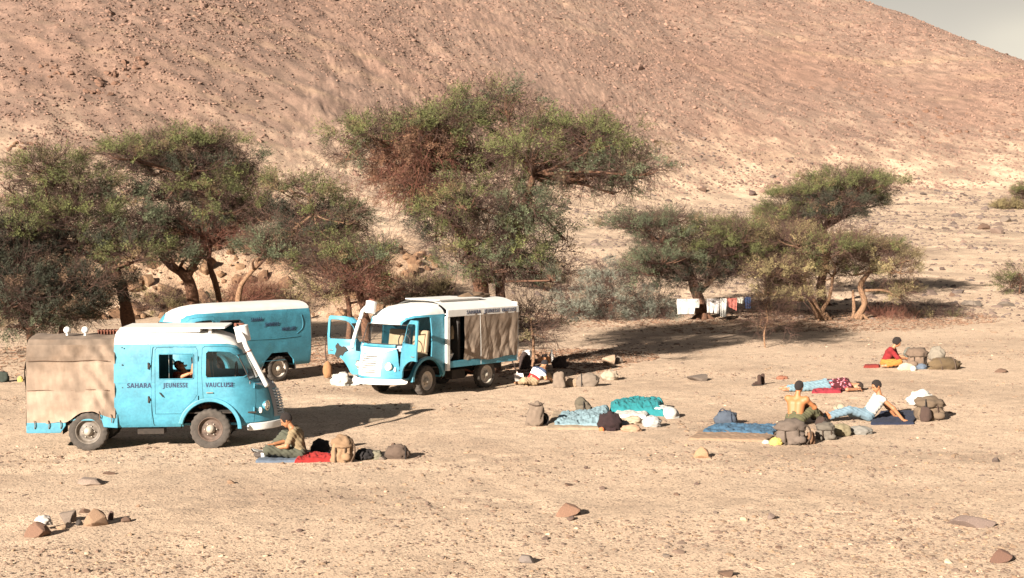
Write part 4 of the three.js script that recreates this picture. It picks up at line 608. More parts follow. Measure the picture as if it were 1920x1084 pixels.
// ---------------------------------------------------------------- people: joints, blended capsules, one skin each
function surfaceNet(f, lo, hi, cell) {
  const n = [0, 1, 2].map((k) => Math.max(3, Math.ceil((hi[k] - lo[k]) / cell) + 1)), [nx, ny, nz] = n, val = new Float32Array(nx * ny * nz);
  let q = 0; for (let k = 0; k < nz; k++) for (let j = 0; j < ny; j++) for (let i = 0; i < nx; i++) val[q++] = f(lo[0] + i * cell, lo[1] + j * cell, lo[2] + k * cell);
  const id = new Int32Array(nx * ny * nz).fill(-1), pos = [], idx = [], o = [0, 1, nx, nx + 1, nx * ny, nx * ny + 1, nx * ny + nx, nx * ny + nx + 1];
  const ed = [[0, 1], [2, 3], [4, 5], [6, 7], [0, 2], [1, 3], [4, 6], [5, 7], [0, 4], [1, 5], [2, 6], [3, 7]];
  for (let k = 0; k < nz - 1; k++) for (let j = 0; j < ny - 1; j++) for (let i = 0; i < nx - 1; i++) {
    const b = i + nx * (j + ny * k); let m = 0; for (let c = 0; c < 8; c++) if (val[b + o[c]] < 0) m |= 1 << c; if (!m || m === 255) continue;
    let x = 0, y = 0, z = 0, w = 0; for (const [a, c] of ed) { const va = val[b + o[a]], vc = val[b + o[c]]; if ((va < 0) !== (vc < 0)) { const t = va / (va - vc); x += mix(a & 1, c & 1, t); y += mix(a >> 1 & 1, c >> 1 & 1, t); z += mix(a >> 2, c >> 2, t); w++; } }
    id[b] = pos.length / 3; pos.push(lo[0] + (i + x / w) * cell, lo[1] + (j + y / w) * cell, lo[2] + (k + z / w) * cell);
  }
  const quad = (a, b, c, d, fl) => { if (a < 0 || b < 0 || c < 0 || d < 0) return; fl ? idx.push(a, c, b, b, c, d) : idx.push(a, b, c, b, d, c); };
  for (let k = 1; k < nz - 1; k++) for (let j = 1; j < ny - 1; j++) for (let i = 1; i < nx - 1; i++) {
    const b = i + nx * (j + ny * k), s = val[b] < 0, X = 1, Y = nx, Z = nx * ny;
    if (s !== val[b + X] < 0) quad(id[b - Y - Z], id[b - Z], id[b - Y], id[b], !s);
    if (s !== val[b + Y] < 0) quad(id[b - X - Z], id[b - X], id[b - Z], id[b], !s);
    if (s !== val[b + Z] < 0) quad(id[b - X - Y], id[b - Y], id[b - X], id[b], !s);
  }
  const g = new THREE.BufferGeometry(); g.setAttribute('position', new THREE.Float32BufferAttribute(pos, 3)); g.setIndex(idx); g.computeVertexNormals(); return g;
}
const sm = (a, b, k) => { const h = Math.max(k - Math.abs(a - b), 0) / k; return Math.min(a, b) - h * h * k * .25; };
function cap(px, py, pz, c) { const [ax, ay, az, bx, by, bz, r0, r1] = c, dx = bx - ax, dy = by - ay, dz = bz - az, l = dx * dx + dy * dy + dz * dz; const t = l ? clamp(((px - ax) * dx + (py - ay) * dy + (pz - az) * dz) / l) : 0; return Math.hypot(px - ax - dx * t, py - ay - dy * t, pz - az - dz * t) - mix(r0, r1, t); }
const CP = (a, b, r0, r1 = r0) => [a.x, a.y, a.z, b.x, b.y, b.z, r0, r1];
function skinOf(list, cell, k = .03, wr = 0, clip) {
  const lo = [9, 9, 9], hi = [-9, -9, -9]; for (const c of list) for (let e = 0; e < 2; e++) for (let i = 0; i < 3; i++) { const r = c[6 + e] + .05; lo[i] = Math.min(lo[i], c[e * 3 + i] - r); hi[i] = Math.max(hi[i], c[e * 3 + i] + r); }
  return surfaceNet((x, y, z) => { let d = 9; for (const c of list) d = sm(d, cap(x, y, z, c), k); if (wr && d < .1) d += wr * fbm(x * 11, y * 11, 2, z * 11) * 1.6 + wr * .6 * Math.sin((x + y * 1.3 - z) * 55); if (clip) d = Math.max(d, clip(x, y, z)); return d; }, lo, hi, cell);
}
// head: y up, z towards the face, centre between the ears
const HEAD = (() => {
  const el = (x, y, z, a, b, c) => (Math.hypot(x / a, y / b, z / c) - 1) * Math.min(a, b, c);
  const g = surfaceNet((x, y, z) => {
    const X = Math.abs(x); let d = el(x, y - .02, z + .012, .074, .098, .094); d = sm(d, el(x, y + .045, z - .03, .056, .062, .062), .04); d = sm(d, el(x, y + .088, z - .062, .022, .018, .02), .03);
    d = sm(d, cap(x, y, z, [0, .018, .082, 0, -.022, .104, .009, .014]), .016); d = sm(d, cap(x, y, z, [-.035, .03, .077, .035, .03, .077, .011, .011]), .02);
    d = Math.max(d, -el(X - .031, y - .008, z - .092, .017, .011, .014)); d = sm(d, el(X - .031, y - .008, z - .076, .013, .013, .013), .004);
    d = sm(d, el(x, y + .048, z - .086, .024, .007, .012), .008); d = sm(d, el(X - .077, y - .002, z + .008, .009, .03, .018), .012); return d;
  }, [-.11, -.14, -.13], [.11, .14, .14], .0055);
  return g;
})();
const HAIRS = {
  short: surfaceNet((x, y, z) => { const d = Math.hypot(x / .086, (y - .026) / .108, (z + .018) / .106) - 1; return Math.max(d * .086 + .006 * fbm(x * 40, y * 40, 2, z * 40), (z - .052) - Math.max(0, y - .07) * 1.2, -(y + .02) - Math.max(0, -z - .03) * 1.1); }, [-.12, -.1, -.15], [.12, .16, .13], .007),
  full: surfaceNet((x, y, z) => { const d = Math.hypot(x / .108, (y - .02) / .128, (z + .022) / .122) - 1; return Math.max(d * .1 + .016 * fbm(x * 26, y * 26, 3, z * 26), (z - .058) - Math.max(0, y - .075) * 1.2, -(y + .07) - Math.max(0, -z - .03) * .6); }, [-.15, -.14, -.18], [.15, .19, .15], .008),
};
// hand: wrist at the origin, fingers along +y, back of the hand +z, thumb at +x
function handGeo(curl, mirror) {
  const L = []; const c3 = (a, b, r0, r1) => L.push([...a, ...b, r0, r1]);
  c3([-.022, .02, 0], [-.028, .085, 0], .014, .013); c3([0, .015, 0], [0, .09, .002], .016, .014); c3([.022, .02, 0], [.028, .088, 0], .015, .013); c3([0, -.02, 0], [0, .02, 0], .022, .02);
  const F = [[.030, .092, .068, .0088], [.010, .097, .078, .0092], [-.010, .094, .072, .0088], [-.029, .086, .056, .0078]];
  F.forEach(([x, y, len, r], i) => { let p = [x, y, 0], a = curl * (.5 + i * .08); for (let s = 0; s < 3; s++) { const l = len * [.45, .31, .24][s], q = [p[0] + x * .12, p[1] + Math.cos(a) * l, p[2] - Math.sin(a) * l]; c3(p, q, r * (1 - s * .1), r * (.93 - s * .1)); p = q; a += curl * (.8 - s * .15); } });
  c3([.024, .022, -.006], [.052, .052, -.014], .015, .0115); c3([.052, .052, -.014], [.062, .078, -.02 - curl * .012], .0105, .009); c3([.062, .078, -.02 - curl * .012], [.064, .1, -.026 - curl * .022], .009, .0078);
  const g = skinOf(L, .0045, .007); if (mirror) { g.scale(-1, 1, 1); const ix = g.index.array; for (let i = 0; i < ix.length; i += 3) { const t = ix[i]; ix[i] = ix[i + 1]; ix[i + 1] = t; } g.computeVertexNormals(); } return g;
}
const HANDS = { flatR: handGeo(.12, true), flatL: handGeo(.12, false), curlR: handGeo(.75, true), curlL: handGeo(.75, false) };
const basis = (y, zHint) => { const Y = y.clone().normalize(), X = V(0, 0, 0).crossVectors(Y, zHint).normalize(), Z = V(0, 0, 0).crossVectors(X, Y); return new THREE.Matrix4().makeBasis(X, Y, Z); };
const clothTex = tex(256, (u, v, i, j) => { const k = .88 + .12 * pn(u, v, 6, 4) + .03 * (((i >> 1) ^ (j >> 1)) & 1); return [k, k, k]; }, 2);
const cloths = {}; const clothM = (c, o = {}) => cloths[c.join() + JSON.stringify(Object.keys(o))] ??= mat(c.map((q) => q * .74), .95, { map: clothTex, side: THREE.DoubleSide, ...o });
function person(o) {
  const K = o.size ?? 1, t = thing('person', o.label, 'person', o.pos, o.turn ?? 0), J = {}; for (const k in o.j) J[k] = V(...o.j[k]); t.scale.setScalar(K);
  const f = V(...o.face).normalize(), side = V(...o.side).normalize(), up = J.hed.clone().sub(J.nek).normalize();
  const sh = o.w ?? .165; const shv = J.che.clone().lerp(J.nek, .55);
  J.shL ??= shv.clone().addScaledVector(side, sh); J.shR ??= shv.clone().addScaledVector(side, -sh); J.hiL ??= J.pel.clone().addScaledVector(side, .09); J.hiR ??= J.pel.clone().addScaledVector(side, -.09);
  const rib = (r) => [[.055, 1], [-.055, 1]].map(([q]) => CP(J.pel.clone().lerp(J.che, .12).addScaledVector(side, q), J.che.clone().addScaledVector(side, q * 1.25), .095 + r, .112 + r));
  const torso = (r) => [...rib(r), CP(J.hiL, J.hiR, .10 + r), CP(J.shL, J.shR, .058 + r), CP(J.che.clone().addScaledVector(side, .06), J.shL, .085 + r, .06 + r), CP(J.che.clone().addScaledVector(side, -.06), J.shR, .085 + r, .06 + r)];
  const armS = (s, r, to) => { const e = J['sh' + s].clone().lerp(J['el' + s], Math.min(1, to)); const l = [CP(J['sh' + s], e, .052 + r, mix(.052, .041, Math.min(1, to)) + r)]; if (to > 1) l.push(CP(J['el' + s], J['el' + s].clone().lerp(J['wr' + s], to - 1), .042 + r, mix(.042, .03, to - 1) + r)); return l; };
  const leg = (s, r, to = 2) => { const l = [CP(J['hi' + s], J['kn' + s], .088 + r, .058 + r)]; if (to > 1) l.push(CP(J['kn' + s], J['kn' + s].clone().lerp(J['an' + s], to - 1), .058 + r, mix(.058, .037, to - 1) + r), CP(J['kn' + s].clone().lerp(J['an' + s], .25), J['kn' + s].clone().lerp(J['an' + s], .4), .056 + r, .05 + r)); return l; };
  const foot = (s) => { const a = J['an' + s], q = J['to' + s], d = q.clone().sub(a); return [CP(a, a.clone().addScaledVector(d, -.18), .036, .03), CP(a, a.clone().addScaledVector(d, .7), .035, .028), CP(a.clone().addScaledVector(d, .6), q, .03, .018)]; };
  const list = [...torso(0), CP(J.nek.clone().lerp(J.che, .3), J.nek.clone().lerp(J.hed, .6), .058, .05)]; for (const s of ['L', 'R']) list.push(...armS(s, 0, 2), ...leg(s, 0), ...foot(s));
  const gs = [skinOf(list, .0125, .035)];
  const hm = new THREE.Matrix4().makeBasis(V(0, 0, 0).crossVectors(up, f).normalize(), up, V(0, 0, 0).crossVectors(V(0, 0, 0).crossVectors(up, f).normalize(), up)).setPosition(J.hed); gs.push(HEAD.clone().applyMatrix4(hm));
  for (const s of ['L', 'R']) { const d = o['hd' + s] ? V(...o['hd' + s]) : J['wr' + s].clone().sub(J['el' + s]), nh = o['hn' + s] ? V(...o['hn' + s]) : V(.1, 1, .2); gs.push(HANDS[(o.hand ?? 'curl') + s].clone().applyMatrix4(basis(d, nh).setPosition(J['wr' + s].clone().addScaledVector(d.clone().normalize(), .01)))); }
  const body = mergeGeometries(gs.map((g) => { g = g.clone(); g.deleteAttribute('uv'); return g; }));
  { const n = body.attributes.position.count, c = new Float32Array(n * 3).fill(1), p = body.attributes.position, inv = hm.clone().invert(), v = V(0, 0, 0); for (let i = 0; i < n; i++) { v.fromBufferAttribute(p, i).applyMatrix4(inv); if (v.length() > .16) continue; const ey = Math.hypot(Math.abs(v.x) - .031, v.y - .008) < .012 && v.z > .075, br = Math.abs(Math.abs(v.x) - .033) < .018 && Math.abs(v.y - .03) < .006 && v.z > .06, li = Math.abs(v.x) < .024 && Math.abs(v.y + .048) < .008 && v.z > .08; if (ey) c.set([.15, .12, .1], 3 * i); else if (br) c.set([.25, .2, .18], 3 * i); else if (li) c.set([.85, .5, .5], 3 * i); } body.setAttribute('color', new THREE.BufferAttribute(c, 3)); }
  part('body', body, mat((o.skin ?? [.34, .17, .09]).map((q, i) => q * [.78, .70, .62][i]), .6, { vertexColors: true }), t);
  part('hair', HAIRS[o.hairStyle ?? 'short'].clone().applyMatrix4(hm), mat(o.hair ?? [.010, .006, .005], 1), t);
  if (o.shirt) { const l = torso(.014).slice(0); for (const s of ['L', 'R']) if (o.sleeve) l.push(...armS(s, .014, o.sleeve)); const nk = J.nek, ax = J.nek.clone().sub(J.che).normalize(), pe = J.pel.clone().addScaledVector(ax, -.02);
    const g = skinOf(l, .0125, .04, .009, (x, y, z) => Math.max((x - nk.x) * ax.x + (y - nk.y) * ax.y + (z - nk.z) * ax.z + .02, -((x - pe.x) * ax.x + (y - pe.y) * ax.y + (z - pe.z) * ax.z) - .05)); 
    if (o.bands) { const p = g.attributes.position, c = new Float32Array(p.count * 3); for (let i = 0; i < p.count; i++) { const tt = ((p.getX(i) - J.pel.x) * ax.x + (p.getY(i) - J.pel.y) * ax.y + (p.getZ(i) - J.pel.z) * ax.z) / J.nek.distanceTo(J.pel); c.set(o.bands(tt), 3 * i); } g.setAttribute('color', new THREE.BufferAttribute(c, 3)); }
    const uvd = o.bands ? g : boxUV(g); part('shirt', uvd, o.shirtM ?? (o.bands ? mat([1, 1, 1], .95, { vertexColors: true }) : clothM(o.shirt)), t); }
  if (o.trousers) { const l = [CP(J.hiL, J.hiR, .113), CP(J.pel, J.pel.clone().lerp(J.che, .25), .115, .118)]; for (const s of ['L', 'R']) l.push(...leg(s, .018, o.legs ?? 1.94)); part('trousers', boxUV(skinOf(l, .0125, .04, .012)), clothM(o.trousers), t); }
  if (o.shoes) part('shoes', ['L', 'R'].map((s) => skinOf(foot(s).map((c) => [...c.slice(0, 6), c[6] + .012, c[7] + .012]), .009, .03)), mat(o.shoes, .8), t);
  return t;
}
const G = (px, py) => { const p = P(px, py); return [p.x, p.y, p.z]; };
const floralTex = tex(256, (() => { const R = rng(8), f = Array.from({ length: 46 }, () => [R(), R(), .035 + R() * .05, R()]); return (u, v) => { let c = [.26, .04, .09]; for (const [a, b, r, k] of f) { let dx = Math.abs(u - a), dy = Math.abs(v - b); dx = Math.min(dx, 1 - dx); dy = Math.min(dy, 1 - dy); if (Math.hypot(dx, dy) < r * (.75 + .3 * Math.sin(5 * Math.atan2(v - b, u - a)))) c = k < .6 ? [.86, .62, .66] : k < .8 ? [.16, .05, .2] : [.72, .12, .22]; } return c; }; })(), 2.4);
person({ size: 1.04, w: .18, label: 'person in a khaki shirt sitting on a mat reading beside the nearest van bumper', pos: G(545, 861), face: [-.93, -.35, .1], side: [.1, 0, 1], skin: [.32, .155, .08],
  j: { pel: [.16, .12, 0], che: [.10, .43, .01], nek: [.02, .57, .02], hed: [-.07, .69, .03], elL: [-.03, .27, .26], wrL: [-.25, .23, .2], elR: [-.06, .3, -.2], wrR: [-.30, .26, -.03], knL: [-.36, .2, .24], anL: [-.42, .08, -.02], toL: [-.60, .06, .02], knR: [-.14, .4, -.22], anR: [-.46, .08, -.2], toR: [-.66, .05, -.2] },
  shirt: [.28, .21, .12], sleeve: .75, trousers: [.085, .088, .06], shoes: [.04, .03, .025] });
person({ size: 1.07, w: .19, label: 'bare-chested person seen from behind, sitting with arms folded on raised knees', pos: G(1496, 797), face: [.62, -.1, -.78], side: [-.84, 0, -.54], skin: [.36, .155, .065],
  j: { pel: [-.05, .13, 0], che: [-.03, .42, -.03], nek: [.0, .60, -.05], hed: [.03, .755, -.05], elL: [.10, .33, -.40], wrL: [.27, .38, -.28], elR: [.34, .35, -.02], wrR: [.2, .38, -.22], knL: [.18, .36, -.36], anL: [.42, .08, -.5], toL: [.55, .05, -.62], knR: [.33, .30, -.10], anR: [.52, .08, -.28], toR: [.66, .05, -.38] },
  trousers: [.10, .095, .045], shoes: [.05, .035, .025] });
person({ size: 1.06, w: .18, label: 'person in white sleeveless top and pale jeans leaning back on straight arms', pos: G(1628, 789), face: [-.97, .05, .22], side: [.05, 0, 1], skin: [.34, .165, .085], hand: 'flat', hdL: [.75, -.25, .5], hdR: [.75, -.2, -.3],
  j: { pel: [-.02, .13, 0], che: [.18, .40, 0], nek: [.25, .55, 0], hed: [.16, .715, .01], elL: [.46, .28, .22], wrL: [.64, .06, .26], elR: [.46, .26, -.24], wrR: [.62, .07, -.3], knL: [-.42, .24, .13], anL: [-.82, .10, .16], toL: [-.92, .2, .2], knR: [-.46, .18, -.1], anR: [-.9, .08, -.12], toR: [-1.0, .2, -.14] },
  shirt: [.58, .56, .53], sleeve: .12, trousers: [.17, .26, .325], hairStyle: 'short' });
person({ size: 1.06, label: 'person lying on the sand in light blue trousers and a floral shirt', pos: G(1540, 733), face: [.25, -.75, .6], side: [0, .35, -.95], skin: [.34, .18, .11],
  j: { pel: [.12, .14, 0], che: [.55, .17, 0], nek: [.72, .15, 0], hed: [.88, .12, .02], elL: [.80, .12, -.3], wrL: [.98, .06, -.18], elR: [.55, .07, .32], wrR: [.82, .06, .2], knL: [-.36, .12, -.1], anL: [-.82, .07, -.12], toL: [-1.0, .05, -.12], knR: [-.34, .1, .12], anR: [-.80, .06, .14], toR: [-.98, .05, .18] },
  shirt: [1, 1, 1], shirtM: mat([.75, .6, .62], .95, { map: floralTex }), sleeve: .8, trousers: [.19, .30, .36], hair: [.02, .011, .007] });
person({ size: 1.1, w: .18, label: 'person in a red top and orange trousers sitting bowed beside the farthest packs', pos: G(1664, 688), face: [.8, -.55, .35], side: [.45, 0, -.85], skin: [.36, .18, .1], hairStyle: 'full',
  j: { pel: [-.06, .13, 0], che: [.07, .40, .03], nek: [.15, .55, .05], hed: [.24, .68, .08], elL: [.30, .3, -.18], wrL: [.46, .26, .02], elR: [.2, .27, .3], wrR: [.44, .24, .17], knL: [.34, .2, -.08], anL: [.1, .07, .12], toL: [-.06, .05, .16], knR: [.24, .16, .34], anR: [-.1, .07, .32], toR: [-.26, .05, .3] },
  shirt: [.26, .012, .015], sleeve: 1.2, trousers: [.50, .2, .035] });
person({ label: 'person in a navy, white and red banded shirt sitting on the ground behind the truck', pos: G(1004, 723), face: [.75, -.15, -.6], side: [-.6, 0, -.75], skin: [.36, .2, .115], hair: [.012, .01, .012],
  j: { pel: [-.08, .13, 0], che: [.06, .36, -.05], nek: [.15, .46, -.1], hed: [.24, .54, -.17], elL: [.0, .3, -.38], wrL: [.2, .26, -.42], elR: [.27, .2, .1], wrR: [.42, .16, -.08], knL: [.3, .26, -.36], anL: [.46, .07, -.52], toL: [.56, .05, -.6], knR: [-.3, .16, .24], anR: [-.42, .07, -.12], toR: [-.56, .05, -.2] },
  shirt: [1, 1, 1], sleeve: .55, bands: (k) => k < .30 ? [.50, .012, .012] : k < .72 ? [.72, .70, .67] : [.03, .045, .085], trousers: [.46, .33, .2], legs: 1.9 });
{ const v = globalThis.vanNear, w = (x, y, z) => { const p = v.localToWorld(V(x, y, z)); return [p.x, p.y, p.z]; }; v.updateMatrixWorld(true);
  person({ label: 'person in a red shirt inside the nearest van, seen through its side window', pos: w(1.72, .92, .18), turn: v.rotation.y, face: [.4, -.1, .9], side: [.9, 0, -.4], skin: [.42, .2, .11],
    j: { pel: [-.1, .1, -.3], che: [-.02, .34, -.22], nek: [.0, .5, -.2], hed: [-.12, .6, -.24], elL: [.16, .42, .12], wrL: [.2, .68, .2], elR: [-.06, .42, .22], wrR: [.12, .5, .28], knL: [.34, .14, -.1], anL: [.36, -.16, -.05], toL: [.5, -.18, 0], knR: [.3, .14, .1], anR: [.32, -.16, .12], toR: [.44, -.18, .2] }, hdL: [0, 1, .1], hnL: [0, 0, 1],
    shirt: [.36, .05, .03], sleeve: .7, trousers: [.08, .08, .1] }); }
// ---------------------------------------------------------------- bedding, packs and camp things
function spread(name, label, cat, q, th, m, o = {}) { // a mat or cloth laid on the sand; q = near-left, near-right, far-right, far-left in the photograph
  const c = q.map(([x, y]) => P(x, y)), ctr = c.reduce((a, b) => a.add(b), V(0, 0, 0)).multiplyScalar(.25); ctr.y = landY(ctr.x, ctr.z);
  const t = thing(name, label, cat, ctr.toArray(), 0, o.group), am = o.amp ?? .02, sd = o.seed ?? q[0][0] * .13;
  const at2 = (u, v) => { const w = .03 * (o.wob ?? 1); const uu = u + w * fbm(u * 4, v * 4, 2, sd) * 4 * u * (1 - u) , p = c[0].clone().lerp(c[1], uu).lerp(c[3].clone().lerp(c[2], uu), v); p.x += w * 2.5 * fbm(v * 3, sd, 2); p.z += w * 2.5 * fbm(u * 3, sd + 5, 2); return p; };
  const nx = o.nx ?? 80, nz = o.nz ?? 40;
  const top = grid(nx, nz, (u, v) => { const p = at2(u, v), e = Math.min(u, 1 - u, 1) * (o.eu ?? 14), e2 = Math.min(v, 1 - v) * (o.ev ?? 8), k = Math.sqrt(clamp(Math.min(e, e2) * (2 - Math.min(1, Math.min(e, e2))))); const cl = o.lift ?? .012; let h = th * k * (o.body ? o.body(u, v) : 1) + am * k * (.5 + 1.3 * fbm(p.x * 3, p.z * 4, 3, sd) + 1.5 * (.35 - Math.abs(fbm(p.x * 5 + p.z * 2, p.z * 4 - p.x * 2, 4, sd + 3)) * 1.6)); return [p.x - ctr.x, landY(p.x, p.z) - ctr.y + cl + h - (k < .02 ? .03 : 0), p.z - ctr.z]; });
  part(o.part ?? 'cover', boxUV(top), m, t); return t;
}
// a soft bag: base centre and size in the photograph, real depth from its width
function sack(name, label, cat, px, py, w, h, m, o = {}) {
  const p = P(px, py), s = -p.z / F, t = thing(name, label, cat, [p.x, landY(p.x, p.z) - .015, p.z - (o.back ?? 0)], o.turn ?? 0, o.group), hw = w * s / 2, hh = h * s / (o.cosTop ?? 1), hd = hw * (o.deep ?? .7), sd = o.seed ?? px * .37;
  const base = rough(sd, 1, 1, 1, 1, o.flat ?? -.62, w > 30 ? 5 : 4, (o.amp ?? .13) * 1.15, o.fr ?? 1.5, o.fold ?? .30), ps = base.attributes.position; let mx = 0, my = 0; for (let i = 0; i < ps.count; i++) { mx = Math.max(mx, Math.abs(ps.getX(i))); my = Math.max(my, ps.getY(i)); }
  const sq = o.square ?? 0; // boxier shapes
  for (let i = 0; i < ps.count; i++) { let x = ps.getX(i) / mx, y = ps.getY(i) / my, z = ps.getZ(i) / mx; if (sq) { const k = Math.max(Math.abs(x), Math.abs(z), Math.abs(y * 2 - 1)) || 1, r = Math.hypot(x, y * 2 - 1, z) || 1, g = mix(1, r / k, sq); x *= g * .85; z *= g * .85; y = clamp(((y * 2 - 1) * g * .9 + 1) / 2, -.02, 1.1); } const cr = 1 + .05 * (o.crease ?? 1) * Math.sin(y * 17 + 5 * fbm(x * 2, z * 2, 2, sd)) * (1 - y); ps.setXYZ(i, (x * cr) * hw + (o.lean ?? 0) * y * hh, y * hh, z * cr * hd); }
  base.computeVertexNormals(); part(o.part ?? 'bag', boxUV(base), m, t); t.userData.dim = undefined; delete t.userData.dim;
  return { t, hw, hh, hd };
}
const loop = (hw, hh, hd, x, r, k = 1.03) => tube(Array.from({ length: 9 }, (_, i) => { const a = Math.PI * i / 8; const c = Math.sqrt(Math.max(.05, 1 - (x / hw) ** 2)); return V(x, Math.sin(a) * hh * c * k, Math.cos(a) * hd * c * k * 1.02); }), r, r, 18, 5);
function pack(name, label, px, py, w, h, c, o = {}) { // rucksack: bag, flap, pockets, straps
  const m = clothM(c), b = sack(name, label, 'rucksack', px, py, w, h, m, { square: .3, amp: .15, fr: 1.9, part: 'bag', ...o }), { t, hw, hh, hd } = b, d = clothM(o.trim ?? [.055, .035, .022]);
  part('flap', boxUV(rough(3 + px, 1, hw * .8, hh * .36, hd * .9, -.35, 4, .2, 1.8, .25).translate((o.lean ?? 0) * hh * .8, hh * .66, 0)), clothM(c.map((v) => v * .82)), t);
  for (const s of o.two ? [-1, 1] : [px % 2 < 1 ? 1 : -1]) part('pocket', boxUV(rough(7 + s + px, 1, hw * .36, hh * .2, hd * .34, -.7, 3, .1).translate(s * hw * .42, hh * .12, hd * .72)), m, t);
  part('strap', [loop(hw, hh, hd, -hw * .38, .013), loop(hw, hh, hd, hw * .36, .013)], d, t);
  if (o.hang) part('shoulder_strap', [tube([V(hw * .3, hh * .95, 0), V(hw * .9, hh * .85, hd * .3), V(hw * 1.05, hh * .4, hd * .5), V(hw * .8, .03, hd * .7)], .018, .015, 12, 5)], d, t);
  return b;
}
const C = { greyBlue: [.12, .155, .21], slate: [.075, .095, .13], red: [.36, .015, .012], black: [.016, .012, .012], tan: [.33, .205, .115], grey: [.17, .145, .12], brown: [.12, .08, .058], olive: [.12, .11, .05], white: [.6, .58, .54], cream: [.46, .37, .26], paleBlue: [.25, .37, .42], turq: [.012, .21, .235], navy: [.014, .022, .055], maroon: [.022, .006, .007], blue: [.05, .125, .21], khaki: [.24, .2, .12] };
// by the nearest van
spread('sleeping_mat', 'blue-grey sleeping mat under the reading person in khaki', 'mat', [[478, 868], [612, 866], [622, 850], [490, 852]], .03, clothM(C.greyBlue), { amp: .012 });
spread('blanket', 'bright red blanket on the mat behind the reading person', 'blanket', [[552, 869], [622, 866], [628, 855], [566, 857]], .05, clothM(C.red), { amp: .05, eu: 9, ev: 5 });
sack('bag', 'black bag propped behind the back of the reading person', 'bag', 598, 853, 38, 32, clothM(C.black), { lean: .1, deep: .8, back: .1 });
pack('rucksack', 'upright tan canvas rucksack between the red blanket and a dark bundle', 640, 865, 50, 45, C.tan, { hang: 1, deep: .75, lean: .06, square: .55, trim: [.10, .06, .035] });
sack('bundle', 'dark slumped bundle between tan rucksack and brown sack', 'bundle', 684, 860, 38, 22, clothM(C.black), { deep: 1 });
sack('bundle', 'grey-green folded cloth with pale edge against the brown sack', 'bundle', 703, 860, 34, 19, clothM([.22, .2, .14]), { deep: .8, square: .3 });
{ const b = sack('kit_sack', 'plump brown sack at the right end of the reader\'s luggage', 'sack', 745, 859, 52, 29, clothM(C.brown), { deep: .62, fr: 1.1, amp: .1 }); part('tie', [loop(b.hw, b.hh, b.hd, b.hw * .62, .01)], clothM(C.black), b.t); }
{ const p = P(492, 856), t = thing('book', 'open dark book lying at the feet of the reading person', 'book', [p.x, p.y + .06, p.z - .05], .3); part('cover', [at(box(.22, .014, .3, 0, 0, 0, .004), -.1, .03, 0, 0, 0, -.25), at(box(.22, .014, .3, 0, 0, 0, .004), .1, .03, 0, 0, 0, .25)], clothM(C.black), t); part('pages', [at(box(.19, .012, .27, 0, 0, 0, .003), -.09, .045, 0, 0, 0, -.25), at(box(.19, .012, .27, 0, 0, 0, .003), .09, .045, 0, 0, 0, .25)], clothM(C.white), t); }
{ const p = P(494, 862), t = thing('mug', 'small white enamel mug beside the reader\'s feet', 'mug', [p.x, p.y + .03, p.z + .02]); part('cup', boxUV(new THREE.LatheGeometry([[0, 0], [.04, 0], [.045, .1], [.04, .1], [.036, .01], [0, .01]].map((q) => new THREE.Vector2(...q)), 18)), M_white, t); part('handle', new THREE.TorusGeometry(.028, .006, 6, 14, Math.PI).rotateZ(-Math.PI / 2).translate(.043, .05, 0), M_white, t); }
// middle bedding
{ const b = sack('kit_sack', 'tall grey-brown sack standing upright left of the pale blue bedding', 'sack', 1002, 798, 40, 51, clothM([.21, .155, .115]), { deep: .75, square: .55, lean: .12, fr: 1.2 }); part('tie', [tube([V(-b.hw * .6, b.hh * .86, b.hd * .7), V(.05, b.hh * .8, b.hd * .9), V(b.hw * .9, b.hh * .86, b.hd * .4)], .012, .012, 8, 5)], clothM(C.brown), b.t); }
{ const p = P(1014, 795), t = thing('cooking_pot', 'blackened pot on its side against the tall standing sack', 'pot', [p.x + .02, p.y, p.z + .12]); part('pot', boxUV(at(new THREE.LatheGeometry([[0, -.1], [.1, -.1], [.125, -.07], [.125, .1], [.115, .1], [.112, -.07], [0, -.085]].map((q) => new THREE.Vector2(...q)), 26), 0, .125, 0, Math.PI / 2 - .2, .5)), M_dark, t); part('handle', at(new THREE.TorusGeometry(.11, .006, 6, 20, Math.PI), 0, .13, .12, .2, .5), M_dark, t); }
{ const b = sack('canvas_bag', 'grey-green bag lying behind the pale blue bedding', 'bag', 1096, 772, 40, 26, clothM([.15, .12, .085]), { deep: .7, square: .3, lean: -.25 }); part('strap', [loop(b.hw, b.hh, b.hd, -b.hw * .1, .012)], clothM(C.black), b.t); part('flap', boxUV(rough(4, 1, b.hw * .55, b.hh * .4, b.hd * .7, -.4, 3).translate(-b.hw * .35, b.hh * .55, 0)), clothM([.12, .1, .07]), b.t); }
spread('ground_sheet', 'pale sandy ground sheet under the pale blue bedding', 'sheet', [[1024, 806], [1140, 806], [1150, 776], [1036, 772]], .02, clothM([.44, .33, .22]), { amp: .012 });
spread('bed_sheet', 'pale blue rumpled sheet spread left of the dark jacket', 'sheet', [[1038, 801], [1138, 803], [1142, 772], [1050, 776]], .06, clothM(C.paleBlue), { amp: .07, eu: 9, ev: 6, body: (u, v) => .4 + 1.9 * u * (.4 + .6 * v) });
sack('jacket', 'dark maroon and black jacket heaped on the end of the pale blue sheet', 'jacket', 1144, 806, 50, 37, clothM(C.maroon), { deep: .85, amp: .2, fr: 2.4, part: 'heap' });
sack('pouch', 'little orange pouch in front of the dark jacket', 'pouch', 1128, 808, 11, 9, clothM([.6, .18, .06]), {});
spread('sleeping_bag', 'vivid turquoise sleeping bag stretched out behind the dark jacket', 'sleeping bag', [[1142, 776], [1243, 781], [1244, 764], [1146, 762]], .17, clothM(C.turq), { amp: .09, eu: 7, ev: 3.2, body: (u) => .8 + .35 * u });
